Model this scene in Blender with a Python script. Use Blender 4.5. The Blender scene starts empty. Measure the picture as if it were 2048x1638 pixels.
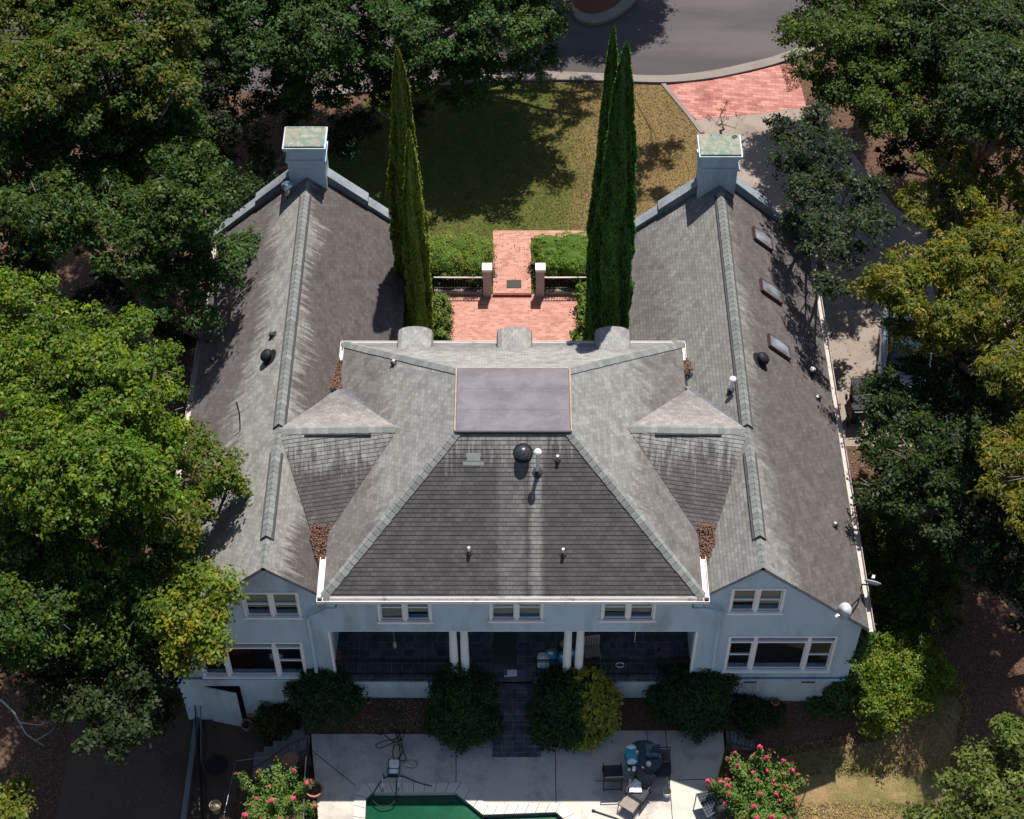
import bpy, bmesh, math, random
import numpy as np
from mathutils import Vector, Matrix

random.seed(7)
RNG = np.random.default_rng(7)
C = bpy.context.scene.collection
scn = bpy.context.scene
PI = math.pi

# ------------------------------------------------------------------ camera, sky, sun, exposure
PITCH = math.radians(50.2); FPX = 3402.0; CAMX = -0.03; CAMZ = 46.4
cam = bpy.data.objects.new("camera", bpy.data.cameras.new("camera"))
C.objects.link(cam); scn.camera = cam
cam.location = (CAMX, 0, CAMZ); cam.rotation_euler = (PI/2 - PITCH, 0, 0)
cam.data.sensor_width = 36; cam.data.lens = FPX/2048*36
cam.data.clip_start = 1; cam.data.clip_end = 2000
scn.render.resolution_x = 1024; scn.render.resolution_y = 819

SUN = Vector((0.119, 0.405, 1.0)).normalized()          # towards the sun
w = bpy.data.worlds.new("World"); scn.world = w; w.use_nodes = True
nt = w.node_tree; bg = nt.nodes["Background"]; sky = nt.nodes.new("ShaderNodeTexSky")
sky.sky_type = 'NISHITA'; sky.sun_disc = False
sky.sun_elevation = math.asin(SUN.z); sky.sun_rotation = math.atan2(SUN.x, SUN.y)
nt.links.new(sky.outputs[0], bg.inputs[0]); bg.inputs[1].default_value = 0.08
sl = bpy.data.lights.new("sun", 'SUN'); sl.energy = 5.0; sl.angle = math.radians(0.5); sl.color = (1, .95, .87)
so = bpy.data.objects.new("sun", sl); C.objects.link(so); so.location = (5, 60, 60)
so.rotation_euler = SUN.to_track_quat('Z', 'Y').to_euler()
scn.view_settings.view_transform = 'Standard'; scn.view_settings.look = 'None'
scn.view_settings.exposure = 0.55; scn.view_settings.gamma = 1

# ------------------------------------------------------------------ measuring helpers (photo survey -> metres)
def ray(px, py):
    xr = (px-1024)/FPX; yr = -(py-819)/FPX
    c, s = math.cos(PITCH), math.sin(PITCH)
    return Vector((xr, c + yr*s, -s + yr*c))
def P(px, py, z):
    d = ray(px, py); t = (z-CAMZ)/d.z
    return Vector((CAMX + d.x*t, d.y*t, z))
def Wl(px, py, y=27.0):
    d = ray(px, py); t = y/d.y
    return Vector((CAMX + d.x*t, y, CAMZ + d.z*t))
def depth(p): return p.y*math.cos(PITCH) + (CAMZ-p.z)*math.sin(PITCH)
def OP(px, py, p0, n):                                   # point of a plane seen at a survey mark
    d = ray(px, py); o = Vector((CAMX, 0, CAMZ)); n = Vector(n)
    return o + d*((Vector(p0)-o).dot(n)/d.dot(n))
def lerp(a, b, t): return a + (b-a)*t
def interp(x, xs, ys): return float(np.interp(x, xs, ys))
def zt(x, y):                                            # terrain height
    zl = interp(y, [20, 27, 34, 42], [-1.55, -1.3, -.2, 1.0])
    zr = interp(y, [20, 24.5, 27, 30, 42], [-1.55, -1.4, -.1, .1, 1.0])
    s = min(1, max(0, (x+6)/12)); s = s*s*(3-2*s)
    return zl*(1-s) + zr*s

# ------------------------------------------------------------------ object helpers
def tag(o, label=None, cat=None, group=None, kind=None):
    if label: o['label'] = label
    if cat: o['category'] = cat
    if group: o['group'] = group
    if kind: o['kind'] = kind
    return o
def empty(name, loc, label, cat, group=None, rz=0):
    o = bpy.data.objects.new(name, None); C.objects.link(o); o.location = loc; o.rotation_euler.z = rz
    o.empty_display_size = .3
    return tag(o, label, cat, group)
def origin(o):
    v = Vector((0, 0, 0))
    while o is not None: v = v + o.location; o = o.parent
    return v
class MB:
    def __init__(s): s.v = []; s.f = []; s.uv = []; s.m = []; s.has_uv = False; s.mi = 0
    def face(s, pts, uvs=None):
        b = len(s.v); s.v += [tuple(p) for p in pts]; s.f.append(list(range(b, b+len(pts))))
        s.uv.append(uvs if uvs else [(0, 0)]*len(pts)); s.m.append(s.mi)
        if uvs: s.has_uv = True
        return s
    def box(s, a, b, M=None):
        x0, y0, z0 = a; x1, y1, z1 = b
        c = [(x0,y0,z0),(x1,y0,z0),(x1,y1,z0),(x0,y1,z0),(x0,y0,z1),(x1,y0,z1),(x1,y1,z1),(x0,y1,z1)]
        if M is not None: c = [tuple(M @ Vector(p)) for p in c]
        n = len(s.v); s.v += c
        for q in ((0,3,2,1),(4,5,6,7),(0,1,5,4),(1,2,6,5),(2,3,7,6),(3,0,4,7)):
            s.f.append([n+i for i in q]); s.uv.append([(0,0)]*4); s.m.append(s.mi)
        return s
    def rings(s, rings, cap=True, closed=False):
        n = len(rings[0]); b = len(s.v)
        for r in rings: s.v += [tuple(p) for p in r]
        k = len(rings)
        for i in range(k-1 if not closed else k):
            i2 = (i+1) % k
            for j in range(n):
                j2 = (j+1) % n
                s.f.append([b+i*n+j, b+i*n+j2, b+i2*n+j2, b+i2*n+j]); s.uv.append([(0,0)]*4); s.m.append(s.mi)
        if cap and not closed:
            s.f.append([b+j for j in range(n)][::-1]); s.uv.append([(0,0)]*n); s.m.append(s.mi)
            s.f.append([b+(k-1)*n+j for j in range(n)]); s.uv.append([(0,0)]*n); s.m.append(s.mi)
        return s
    def tube(s, pts, r, n=8, closed=False):
        pts = [Vector(p) for p in pts]; k = len(pts)
        rr = r if isinstance(r, (list, tuple)) else [r]*k
        out = []; ref = Vector((0.13, 0.31, .94)).normalized()
        for i, p in enumerate(pts):
            a = pts[i-1] if (i > 0 or closed) else p; b = pts[(i+1) % k] if (i < k-1 or closed) else p
            t = (b-a).normalized()
            u = t.cross(ref)
            if u.length < .05: u = t.cross(Vector((1, .1, 0)))
            u.normalize(); v = t.cross(u)
            out.append([p + (u*math.cos(2*PI*j/n) + v*math.sin(2*PI*j/n))*rr[i] for j in range(n)])
        return s.rings(out, closed=closed)
    def lathe(s, prof, c=(0,0,0), n=16, M=None):
        out = []
        for r, z in prof:
            ring = [Vector((math.cos(2*PI*j/n)*r, math.sin(2*PI*j/n)*r, z)) for j in range(n)]
            if M is not None: ring = [M @ p for p in ring]
            out.append([p + Vector(c) for p in ring])
        return s.rings(out)
    def prism(s, poly, z0, z1, sides=None):              # poly: (x,y); top n-gon and skirt
        s.face([(x, y, z1) for x, y in poly])
        n = len(poly)
        for i in range(n):
            if sides is not None and i not in sides: continue
            a, b = poly[i], poly[(i+1) % n]
            s.face([(a[0],a[1],z0),(b[0],b[1],z0),(b[0],b[1],z1),(a[0],a[1],z1)])
        return s
    def slab(s, pts, th):                                # polygon extruded against its normal
        pts = [Vector(p) for p in pts]; n = (pts[1]-pts[0]).cross(pts[2]-pts[0]).normalized()
        if n.z < 0: pts.reverse(); n = -n
        lo = [p - n*th for p in pts]; s.face(pts); s.face(lo[::-1])
        for i in range(len(pts)):
            j = (i+1) % len(pts); s.face([lo[i], lo[j], pts[j], pts[i]])
        return s
    def build(s, name, mat, parent=None, loc=None, smooth=False, bevel=0):
        mats = mat if isinstance(mat, (list, tuple)) else [mat]
        me = bpy.data.meshes.new(name)
        if parent is not None: off = origin(parent)
        elif loc is not None: off = Vector(loc)
        else:
            a = np.array(s.v); off = Vector(((a[:,0].min()+a[:,0].max())/2, (a[:,1].min()+a[:,1].max())/2, a[:,2].min()))
        vv = (np.array(s.v, dtype=float) - np.array(off)).tolist()
        me.from_pydata(vv, [], s.f)
        if s.has_uv:
            ul = me.uv_layers.new(name="UVMap")
            ul.data.foreach_set('uv', np.array([c for f in s.uv for c in f], dtype=float).ravel())
        for m in mats: me.materials.append(m)
        if len(mats) > 1: me.polygons.foreach_set('material_index', s.m)
        if smooth: me.polygons.foreach_set('use_smooth', [True]*len(me.polygons))
        me.update()
        o = bpy.data.objects.new(name, me); C.objects.link(o)
        if parent is not None: o.parent = parent
        else: o.location = off
        if bevel:
            bm = bmesh.new(); bm.from_mesh(me); bmesh.ops.remove_doubles(bm, verts=bm.verts, dist=1e-5)
            bmesh.ops.bevel(bm, geom=bm.edges[:], offset=bevel, segments=2, affect='EDGES', clamp_overlap=True)
            bm.to_mesh(me); bm.free()
        return o
def copy_tree(o, parent=None):
    c = o.copy(); C.objects.link(c); c.parent = parent
    for ch in list(o.children): copy_tree(ch, c)
    return c
def R3(x=0, y=0, z=0, t=(0,0,0)):
    return Matrix.Translation(Vector(t)) @ Matrix.Rotation(z,4,'Z') @ Matrix.Rotation(y,4,'Y') @ Matrix.Rotation(x,4,'X')

# ------------------------------------------------------------------ materials
class NT:
    def __init__(s, name):
        s.m = bpy.data.materials.new(name); s.m.use_nodes = True; s.t = s.m.node_tree
        s.b = s.t.nodes["Principled BSDF"]; s.out = s.t.nodes["Material Output"]
    def n(s, typ, **kw):
        nd = s.t.nodes.new("ShaderNode"+typ)
        for k, v in kw.items():
            if k.startswith('i_'):
                key = k[2:]; key = int(key) if key.isdigit() else key.replace('_', ' ')
                s.set(nd.inputs[key], v)
            else: setattr(nd, k, v)
        return nd
    def set(s, inp, v):
        if isinstance(v, bpy.types.NodeSocket): s.t.links.new(v, inp)
        else:
            if isinstance(v, tuple) and len(v) == 3 and inp.type == 'RGBA': v = v + (1,)
            inp.default_value = v
    def math(s, op, a, b=0.0, clamp=False):
        nd = s.t.nodes.new("ShaderNodeMath"); nd.operation = op; nd.use_clamp = clamp
        s.set(nd.inputs[0], a); s.set(nd.inputs[1], b); return nd.outputs[0]
    def mix(s, f, a, b, typ='MIX'):
        nd = s.t.nodes.new("ShaderNodeMix"); nd.data_type = 'RGBA'; nd.blend_type = typ
        s.set(nd.inputs[0], f); s.set(nd.inputs[6], a); s.set(nd.inputs[7], b); return nd.outputs[2]
    def noise(s, scale, detail=4, rough=.55, vec=None, dist=0):
        nd = s.n("TexNoise", i_Scale=scale, i_Detail=float(detail), i_Roughness=rough, i_Distortion=float(dist))
        s.set(nd.inputs['Vector'], vec if vec is not None else s.pos()); return nd.outputs[0]
    def pos(s):
        if not hasattr(s, '_p'): s._p = s.n("NewGeometry").outputs['Position']
        return s._p
    def uvc(s):
        if not hasattr(s, '_u'): s._u = s.n("UVMap").outputs[0]
        return s._u
    def mapv(s, vec, sc=(1,1,1), loc=(0,0,0), rot=(0,0,0)):
        return s.n("Mapping", i_Vector=vec, i_Scale=sc, i_Location=loc, i_Rotation=rot).outputs[0]
    def ramp(s, f, a, b, smooth=True):                   # 0..1 between a and b
        nd = s.t.nodes.new("ShaderNodeMapRange"); nd.interpolation_type = 'SMOOTHSTEP' if smooth else 'LINEAR'
        s.set(nd.inputs[0], f); nd.inputs[1].default_value = a; nd.inputs[2].default_value = b; return nd.outputs[0]
    def bump(s, h, st=.3, dist=.02):
        nd = s.n("Bump", i_Strength=st, i_Distance=dist, i_Height=h); s.set(s.b.inputs['Normal'], nd.outputs[0])
    def fin(s, col, rough=.8, spec=.3, metal=0.0):
        s.set(s.b.inputs['Base Color'], col); s.set(s.b.inputs['Roughness'], rough)
        s.b.inputs['Specular IOR Level'].default_value = spec; s.b.inputs['Metallic'].default_value = metal
        return s.m
def V(c, k): return tuple(x*k for x in c)
def plain(name, col, rough=.6, spec=.3, metal=0.0, var=.25, scale=6, bump=0.0):
    t = NT(name); n = t.noise(scale, 5)
    c = t.mix(n, V(col, 1-var), V(col, 1+var))
    if bump: t.bump(t.noise(scale*6, 4), bump, .01)
    return t.fin(c, rough, spec, metal)

def shingle(name, dark, light, band=.6, amp=1.2, bias=0.0, far_grow=None, streaks=None, seed=0, soft=1.0):
    """asphalt shingles in UV metres (v = 0 at the ridge, negative down); light weathering washed down from the ridge"""
    g = sum(dark)/3; dark = tuple(lerp(c, g, .35)*.95 for c in dark)
    t = NT(name); uv = t.uvc(); sp = t.n("SeparateXYZ", i_Vector=uv)
    u, v = sp.outputs[0], sp.outputs[1]
    br = t.n("TexBrick", i_Vector=uv, i_Scale=1.0, i_Color1=(.80,.80,.80), i_Color2=(1.14,1.13,1.12), i_Mortar=(.55,.55,.55))
    br.inputs['Mortar Size'].default_value = .006; br.inputs['Brick Width'].default_value = .17
    br.inputs['Row Height'].default_value = .127; br.inputs['Mortar Smooth'].default_value = .3; br.inputs['Bias'].default_value = 0
    st = t.noise(1.0, 5, .65, t.mapv(uv, (6.5, .8, 1), (seed*3.1, seed, 0)))
    st2 = t.noise(1.0, 4, .6, t.mapv(uv, (11, 1.0, 1), (seed, 5+seed, 0)))
    big = t.noise(.33, 3, .5, t.mapv(t.pos(), (1,1,1), (seed*7.3, 0, 0)))
    e = t.math('MULTIPLY', v, -1.0)
    e = t.math('ADD', e, t.math('MULTIPLY', t.math('SUBTRACT', st, .5), amp*2.2))
    e = t.math('ADD', e, t.math('MULTIPLY', t.math('SUBTRACT', st2, .5), amp*1.1))
    e = t.math('ADD', e, t.math('MULTIPLY', t.math('SUBTRACT', big, .5), 2.5))
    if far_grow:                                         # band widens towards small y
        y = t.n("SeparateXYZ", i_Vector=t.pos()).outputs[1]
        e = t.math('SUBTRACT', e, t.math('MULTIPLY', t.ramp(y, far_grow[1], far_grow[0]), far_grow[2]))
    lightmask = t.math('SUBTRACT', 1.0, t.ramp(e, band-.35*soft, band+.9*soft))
    lightmask = t.math('ADD', t.math('MULTIPLY', lightmask, 1-bias), bias)
    if streaks:
        x = t.n("SeparateXYZ", i_Vector=t.pos()).outputs[0]
        for a, b, k in streaks:
            xx = t.math('ADD', x, t.math('MULTIPLY', t.math('SUBTRACT', st2, .5), .22))
            m = t.math('MULTIPLY', t.ramp(xx, a, a+.18), t.math('SUBTRACT', 1.0, t.ramp(xx, b-.18, b)))
            lightmask = t.math('ADD', lightmask, t.math('MULTIPLY', m, k), True)
    base = t.mix(lightmask, dark, light)
    base = t.mix(.9, base, br.outputs[0], 'MULTIPLY')
    fine = t.noise(38, 3, .7)
    base = t.mix(t.ramp(fine, .3, .7), V((.80,.79,.79), 1), (1.2,1.2,1.2)) if False else t.mix(1.0, base, t.mix(t.ramp(fine, .28, .72), (.80,.80,.80), (1.2,1.2,1.2)), 'MULTIPLY')
    mid = t.noise(2.3, 4, .6)
    base = t.mix(1.0, base, t.mix(t.ramp(mid, .3, .7), (.86,.85,.85), (1.13,1.14,1.14)), 'MULTIPLY')
    t.bump(t.math('ADD', t.math('MULTIPLY', fine, .5), br.outputs[1]), .35, .006)
    return t.fin(base, .92, .12)

DK = (.118, .100, .097); LT = (.235, .232, .222)
M = {}
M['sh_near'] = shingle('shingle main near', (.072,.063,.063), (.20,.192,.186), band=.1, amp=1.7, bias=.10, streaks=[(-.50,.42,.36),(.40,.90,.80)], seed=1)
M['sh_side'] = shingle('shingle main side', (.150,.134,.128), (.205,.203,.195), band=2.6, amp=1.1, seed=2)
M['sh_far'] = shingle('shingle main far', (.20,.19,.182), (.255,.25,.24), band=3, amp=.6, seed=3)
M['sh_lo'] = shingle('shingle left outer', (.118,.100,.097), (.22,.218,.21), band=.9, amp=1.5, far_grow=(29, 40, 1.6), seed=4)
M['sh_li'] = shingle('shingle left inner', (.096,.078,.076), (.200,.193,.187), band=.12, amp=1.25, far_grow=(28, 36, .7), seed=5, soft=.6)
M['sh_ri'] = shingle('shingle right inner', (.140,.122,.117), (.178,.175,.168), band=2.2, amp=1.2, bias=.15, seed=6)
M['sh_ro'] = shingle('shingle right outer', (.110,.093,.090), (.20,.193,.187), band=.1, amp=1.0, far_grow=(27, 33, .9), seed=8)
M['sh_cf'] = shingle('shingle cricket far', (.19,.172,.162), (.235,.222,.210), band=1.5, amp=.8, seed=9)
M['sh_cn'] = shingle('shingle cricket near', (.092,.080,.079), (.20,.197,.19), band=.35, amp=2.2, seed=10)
def capmat():
    t = NT('ridge cap'); uv = t.uvc()
    br = t.n("TexBrick", i_Vector=uv, i_Scale=1.0, i_Color1=(.16,.168,.160), i_Color2=(.235,.243,.232), i_Mortar=(.08,.085,.08), offset=0.0)
    br.inputs['Brick Width'].default_value = 5; br.inputs['Row Height'].default_value = .2; br.inputs['Mortar Size'].default_value = .006
    c = t.mix(1.0, br.outputs[0], t.mix(t.ramp(t.noise(30, 3), .3, .7), (.85,.85,.85), (1.15,1.15,1.15)), 'MULTIPLY')
    return t.fin(c, .9, .12)
M['cap'] = capmat()
def stucco(name, col, dirt=(.22,.27,.28)):
    t = NT(name)
    z = t.mapv(t.pos(), (1.2, 1.2, .35)); n = t.noise(1.0, 6, .6, z)
    c = t.mix(t.math('MULTIPLY', t.ramp(n, .42, .75), .75), col, dirt)
    st = t.noise(1.0, 5, .65, t.mapv(t.pos(), (5, 5, .25))); c = t.mix(t.math('MULTIPLY', t.ramp(st, .58, .8), .45), c, dirt)
    c = t.mix(t.ramp(t.noise(14, 4), .35, .7), V(c, 1) if isinstance(c, tuple) else c, t.mix(.12, c, (.7,.78,.8)))
    t.bump(t.noise(45, 4), .35, .012); return t.fin(c, .9, .15)
M['wall'] = stucco('blue stucco', (.44, .57, .66))
M['base'] = stucco('pale foundation stucco', (.50, .585, .61), (.30,.31,.28))
M['chim'] = stucco('chimney stucco', (.44, .54, .60), (.24,.27,.27))
M['coping'] = stucco('parapet coping', (.20, .225, .25), (.085,.09,.10))
M['white'] = plain('white trim paint', (.82,.81,.79), .55, .3, var=.10, scale=9)
def gutterm():
    t = NT('gutter white'); n = t.noise(3.0, 5, .7)
    return t.fin(t.mix(t.ramp(n, .52, .72), (.72,.69,.67), (.42,.33,.28)), .5, .3)
M['gutter'] = gutterm()
M['gutter_old'] = plain('weathered gutter', (.42,.37,.34), .7, var=.5, scale=4)
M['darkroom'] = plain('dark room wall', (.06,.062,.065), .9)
M['blind'] = plain('beige blind', (.36,.35,.27), .9, var=.15)
M['floor_in'] = plain('indoor floor', (.30,.27,.24), .7, var=.3)
M['fabric_red'] = plain('rust cushion', (.28,.08,.05), .9)
M['membrane'] = None
def membrane():
    t = NT('grey membrane roof'); sp = t.n("SeparateXYZ", i_Vector=t.pos())
    n = t.noise(1.3, 6, .6, t.mapv(t.pos(), (1, 1.5, 1)), .3); n2 = t.noise(5, 5, .65)
    c = t.mix(t.ramp(n, .3, .72), (.112,.100,.115), (.168,.154,.178))
    c = t.mix(t.math('MULTIPLY', t.ramp(n2, .56, .76), .4), c, (.24,.22,.225))
    y = sp.outputs[1]                                    # seams between sheets
    yy = t.math('ADD', y, t.math('MULTIPLY', t.noise(.9, 2), .05))
    fr = t.math('FRACT', t.math('DIVIDE', t.math('SUBTRACT', yy, 30.15), .78), 0)
    seam = t.math('MULTIPLY', t.ramp(fr, .955, .975), t.math('SUBTRACT', 1.0, t.ramp(fr, .985, 1.0)))
    c = t.mix(t.math('MULTIPLY', seam, .4), c, (.07,.06,.065))
    t.bump(n2, .2, .01); return t.fin(c, .75, .25)
M['membrane'] = membrane()
M['flash'] = plain('rusty flashing', (.30,.22,.15), .6, var=.5, scale=5)
def patina():
    t = NT('verdigris copper'); n = t.noise(2.6, 6, .65, None, 1.0)
    c = t.mix(t.ramp(n, .40, .60), (.10,.155,.125), (.22,.185,.135)); c = t.mix(t.ramp(t.noise(6, 4), .5, .72), c, (.21,.265,.23))
    return t.fin(c, .6, .3, .1)
M['patina'] = patina()
def slate():
    t = NT('slate paving')
    br = t.n("TexBrick", i_Vector=t.pos(), i_Scale=1.0, i_Color1=(.045,.048,.065), i_Color2=(.095,.095,.118), i_Mortar=(.17,.165,.165), offset=.3, squash=.6, squash_frequency=2)
    br.inputs['Brick Width'].default_value = .34; br.inputs['Row Height'].default_value = .26; br.inputs['Mortar Size'].default_value = .008
    c = t.mix(1.0, br.outputs[0], t.mix(t.ramp(t.noise(3.5, 5), .3, .7), (.7,.72,.8), (1.35,1.3,1.2)), 'MULTIPLY')
    t.bump(t.math('ADD', t.noise(9, 4), t.math('MULTIPLY', br.outputs[1], -1)), .3, .01); return t.fin(c, .6, .3)
M['slate'] = slate()
def concrete(name, col, stain=(.12,.115,.115), s=.55, k=.6):
    t = NT(name); n = t.noise(.6, 8, .65, None, .6); n2 = t.noise(2.6, 6, .7)
    c = t.mix(t.math('MULTIPLY', t.ramp(n, .45, .75), k), col, stain)
    c = t.mix(t.math('MULTIPLY', t.ramp(n2, s, .78), .6), c, stain)
    c = t.mix(1.0, c, t.mix(t.noise(40, 3), (.86,.86,.86), (1.14,1.14,1.14)), 'MULTIPLY')
    t.bump(t.noise(30, 4), .25, .01); return t.fin(c, .9, .15)
M['deck'] = concrete('pool deck concrete', (.50,.455,.40), (.18,.165,.16), .50, .85)
M['drive'] = concrete('driveway concrete', (.25,.205,.175), (.10,.08,.07))
M['yardslab'] = concrete('old yard slab', (.10,.070,.050), (.04,.028,.022))
M['curb'] = concrete('curb concrete', (.20,.172,.155), (.12,.10,.09))
M['copingstone'] = concrete('pool coping', (.55,.51,.45), (.30,.26,.22), .6, .3)
def brickm(name, c1, c2, mort, bw=.21, rh=.105, rot=0.0, dirt=.5):
    t = NT(name); vec = t.mapv(t.pos(), (1,1,1), (0,0,0), (0,0,rot))
    br = t.n("TexBrick", i_Vector=vec, i_Scale=1.0, i_Color1=c1, i_Color2=c2, i_Mortar=mort)
    br.inputs['Brick Width'].default_value = bw; br.inputs['Row Height'].default_value = rh; br.inputs['Mortar Size'].default_value = .008
    c = t.mix(t.math('MULTIPLY', t.ramp(t.noise(1.2, 6, .65), .48, .75), dirt), br.outputs[0], V(c1, .45))
    c = t.mix(1.0, c, t.mix(t.noise(18, 3), (.8,.8,.8), (1.2,1.2,1.2)), 'MULTIPLY')
    t.bump(br.outputs[1], -.4, .01); return t.fin(c, .85, .2)
M['brick'] = brickm('pink brick patio', (.34,.135,.10), (.45,.225,.18), (.36,.25,.215))
M['brickdrive'] = brickm('brick driveway apron', (.28,.105,.085), (.46,.22,.19), (.20,.10,.085), .36, .17, .12, .6)
def asphalt():
    t = NT('asphalt'); n = t.noise(.25, 5, .6, t.mapv(t.pos(), (.6, 2.2, 1), (0,0,0), (0,0,-.15)))
    c = t.mix(t.ramp(n, .35, .7), (.058,.050,.052), (.088,.077,.079))
    sp = t.ramp(t.noise(60, 2, .8), .74, .80)
    c = t.mix(t.math('MULTIPLY', sp, .8), c, (.42,.40,.38)); c = t.mix(1.0, c, t.mix(t.noise(25, 4), (.8,.8,.8), (1.2,1.2,1.2)), 'MULTIPLY')
    t.bump(t.noise(60, 3), .3, .01); return t.fin(c, .85, .25)
M['asphalt'] = asphalt()
def grass(name, a, b, c3, s=.35):
    t = NT(name); n = t.noise(s, 5, .6, None, .5); n2 = t.noise(2.2, 6, .75); n3 = t.noise(34, 4, .75)
    c = t.mix(t.ramp(n, .38, .64), a, b); c = t.mix(t.math('MULTIPLY', t.ramp(n2, .45, .7), .6), c, c3)
    c = t.mix(1.0, c, t.mix(t.ramp(n3, .3, .7), (.55,.58,.5), (1.4,1.38,1.35)), 'MULTIPLY')
    t.bump(n3, .9, .05); return t.fin(c, .95, .08)
def frontlawn():
    t = NT('front lawn'); sp = t.n("SeparateXYZ", i_Vector=t.pos())
    g = t.math('ADD', sp.outputs[0], t.math('MULTIPLY', t.math('SUBTRACT', t.noise(.4, 5, .6), .5), 5.0))
    c = t.mix(t.ramp(g, 1.0, 3.8), (.085,.098,.024), (.195,.132,.062))
    n2 = t.noise(2.2, 6, .75); n3 = t.noise(34, 4, .75)
    c = t.mix(t.math('MULTIPLY', t.ramp(n2, .45, .7), .6), c, (.16,.135,.05))
    c = t.mix(1.0, c, t.mix(t.ramp(n3, .3, .7), (.55,.58,.5), (1.4,1.38,1.35)), 'MULTIPLY')
    t.bump(n3, .9, .05); return t.fin(c, .95, .08)
M['lawn'] = frontlawn()
M['drylawn'] = grass('dry back lawn', (.33,.22,.12), (.17,.155,.055), (.40,.28,.165), .5)
def mulch():
    t = NT('bare mulch soil'); n = t.noise(.5, 6, .65); n2 = t.noise(16, 5, .8); n3 = t.noise(45, 3, .8)
    c = t.mix(n, (.12,.072,.048), (.25,.150,.100)); c = t.mix(t.ramp(n2, .35, .7), V((.05,.028,.022), 1), c)
    c = t.mix(t.math('MULTIPLY', t.ramp(n3, .6, .75), .7), c, (.30,.17,.11))
    t.bump(n2, .9, .05); return t.fin(c, .95, .08)
M['soil'] = mulch()
M['mulchbed'] = plain('red mulch', (.13,.05,.035), .95, .1, var=.6, scale=18, bump=.8)
def glassm():
    t = NT('window glass'); tr = t.n("BsdfTransparent", i_Color=(.80,.85,.85,1)); gl = t.n("BsdfGlossy", i_Roughness=.03, i_Color=(.9,.95,1,1))
    fr = t.n("LayerWeight", i_Blend=.5); f = t.math('ADD', t.math('POWER', fr.outputs['Facing'], 4.5), .004)
    mx = t.n("MixShader", i_0=f, i_1=tr.outputs[0], i_2=gl.outputs[0]); t.t.links.new(mx.outputs[0], t.out.inputs[0]); return t.m
M['glass'] = glassm()
def skyglass():
    t = NT('skylight dome acrylic'); return t.fin(t.mix(t.ramp(t.noise(1.5, 2), .3, .7), (.10,.115,.145), (.24,.27,.31)), .12, .6)
M['acryl'] = skyglass()
def water():
    t = NT('green pool water'); n = t.noise(1.4, 5, .6)
    c = t.mix(t.ramp(n, .4, .7), (.004,.052,.026), (.007,.078,.036)); c = t.mix(t.ramp(t.noise(26, 3, .8), .72, .8), c, (.14,.30,.16))
    t.bump(t.noise(3, 3), .12, .02); return t.fin(c, .08, .5)
M['water'] = water()
M['iron'] = plain('black iron', (.012,.012,.014), .5, .4)
M['greymetal'] = plain('grey metal rail', (.20,.22,.25), .4, .5, .6)
M['chrome'] = plain('steel', (.62,.63,.66), .25, .5, .9, var=.1)
M['darkchrome'] = plain('dark turbine', (.10,.10,.11), .25, .6, .7, var=.2)
M['pipe'] = plain('white pvc', (.70,.68,.64), .5)
M['lead'] = plain('lead boot', (.035,.035,.038), .7)
M['brownpipe'] = plain('bronze vent', (.085,.045,.036), .5, .4, .3)
M['blackpl'] = plain('black plastic', (.014,.015,.018), .6, .2)
M['dark_glass'] = plain('smoked table glass', (.035,.055,.075), .12, .5)
M['sling'] = plain('charcoal sling', (.035,.038,.045), .8)
M['slingbrown'] = plain('taupe sling', (.22,.19,.165), .85)
M['plwhite'] = plain('white plastic', (.72,.72,.72), .45)
M['blue'] = plain('turquoise plastic bag', (.03,.30,.42), .4, .4, var=.3)
M['silverbody'] = plain('silver blue car paint', (.36,.44,.53), .22, .6, .5, var=.05)
M['carglass'] = plain('car window', (.012,.014,.018), .05, .7)
M['rubber'] = plain('rubber', (.015,.015,.015), .8)
M['redlight'] = plain('red lamp', (.35,.02,.02), .2, .5)
M['terra'] = plain('terracotta', (.33,.15,.11), .8, var=.3)
M['pinkpot'] = plain('pink clay pot', (.36,.18,.17), .8)
M['yellowpot'] = plain('yellow pot', (.50,.37,.10), .6)
M['cream'] = plain('cream lid', (.40,.33,.18), .6)
M['stonepot'] = plain('stone pot', (.20,.20,.18), .9, var=.4)
M['wood'] = plain('weathered teak', (.34,.27,.22), .8, var=.3)
M['mat'] = plain('dark doormat', (.05,.052,.045), .95, var=.3, scale=12)
M['stepstone'] = concrete('grey step stone', (.19,.185,.195), (.08,.08,.085))
M['pillar'] = plain('pinkish stone pillar', (.36,.32,.31), .85, var=.2, bump=.3)
M['bark'] = plain('grey bark', (.15,.125,.10), .9, .1, var=.45, scale=5, bump=.6)
M['twig'] = plain('bare grey twig', (.34,.33,.31), .85, .2, var=.3)
M['petal'] = plain('crepe myrtle blossom', (.72,.05,.16), .7, .2, var=.35, scale=12)
M['deadleaf'] = plain('fallen leaves', (.23,.125,.085), .9, .1, var=.85, scale=30)
M['paleleaf'] = plain('pale fallen leaves', (.34,.24,.14), .9, .1, var=.5, scale=14)
def foliage(name, trans=.42, rough=.5, spec=.22):
    t = NT(name); at = t.n("Attribute", attribute_name="tint").outputs[0]
    t.fin(at, rough, spec)
    tl = t.n("BsdfTranslucent", i_Color=t.mix(1.0, at, (1.2,1.4,.5), 'MULTIPLY'))
    mx = t.n("MixShader", i_0=trans, i_1=t.b.outputs[0], i_2=tl.outputs[0]); t.t.links.new(mx.outputs[0], t.out.inputs[0]); return t.m
M['leaf'] = foliage('leaf'); M['leafdense'] = foliage('dense leaf', .25, .55, .2)

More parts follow.
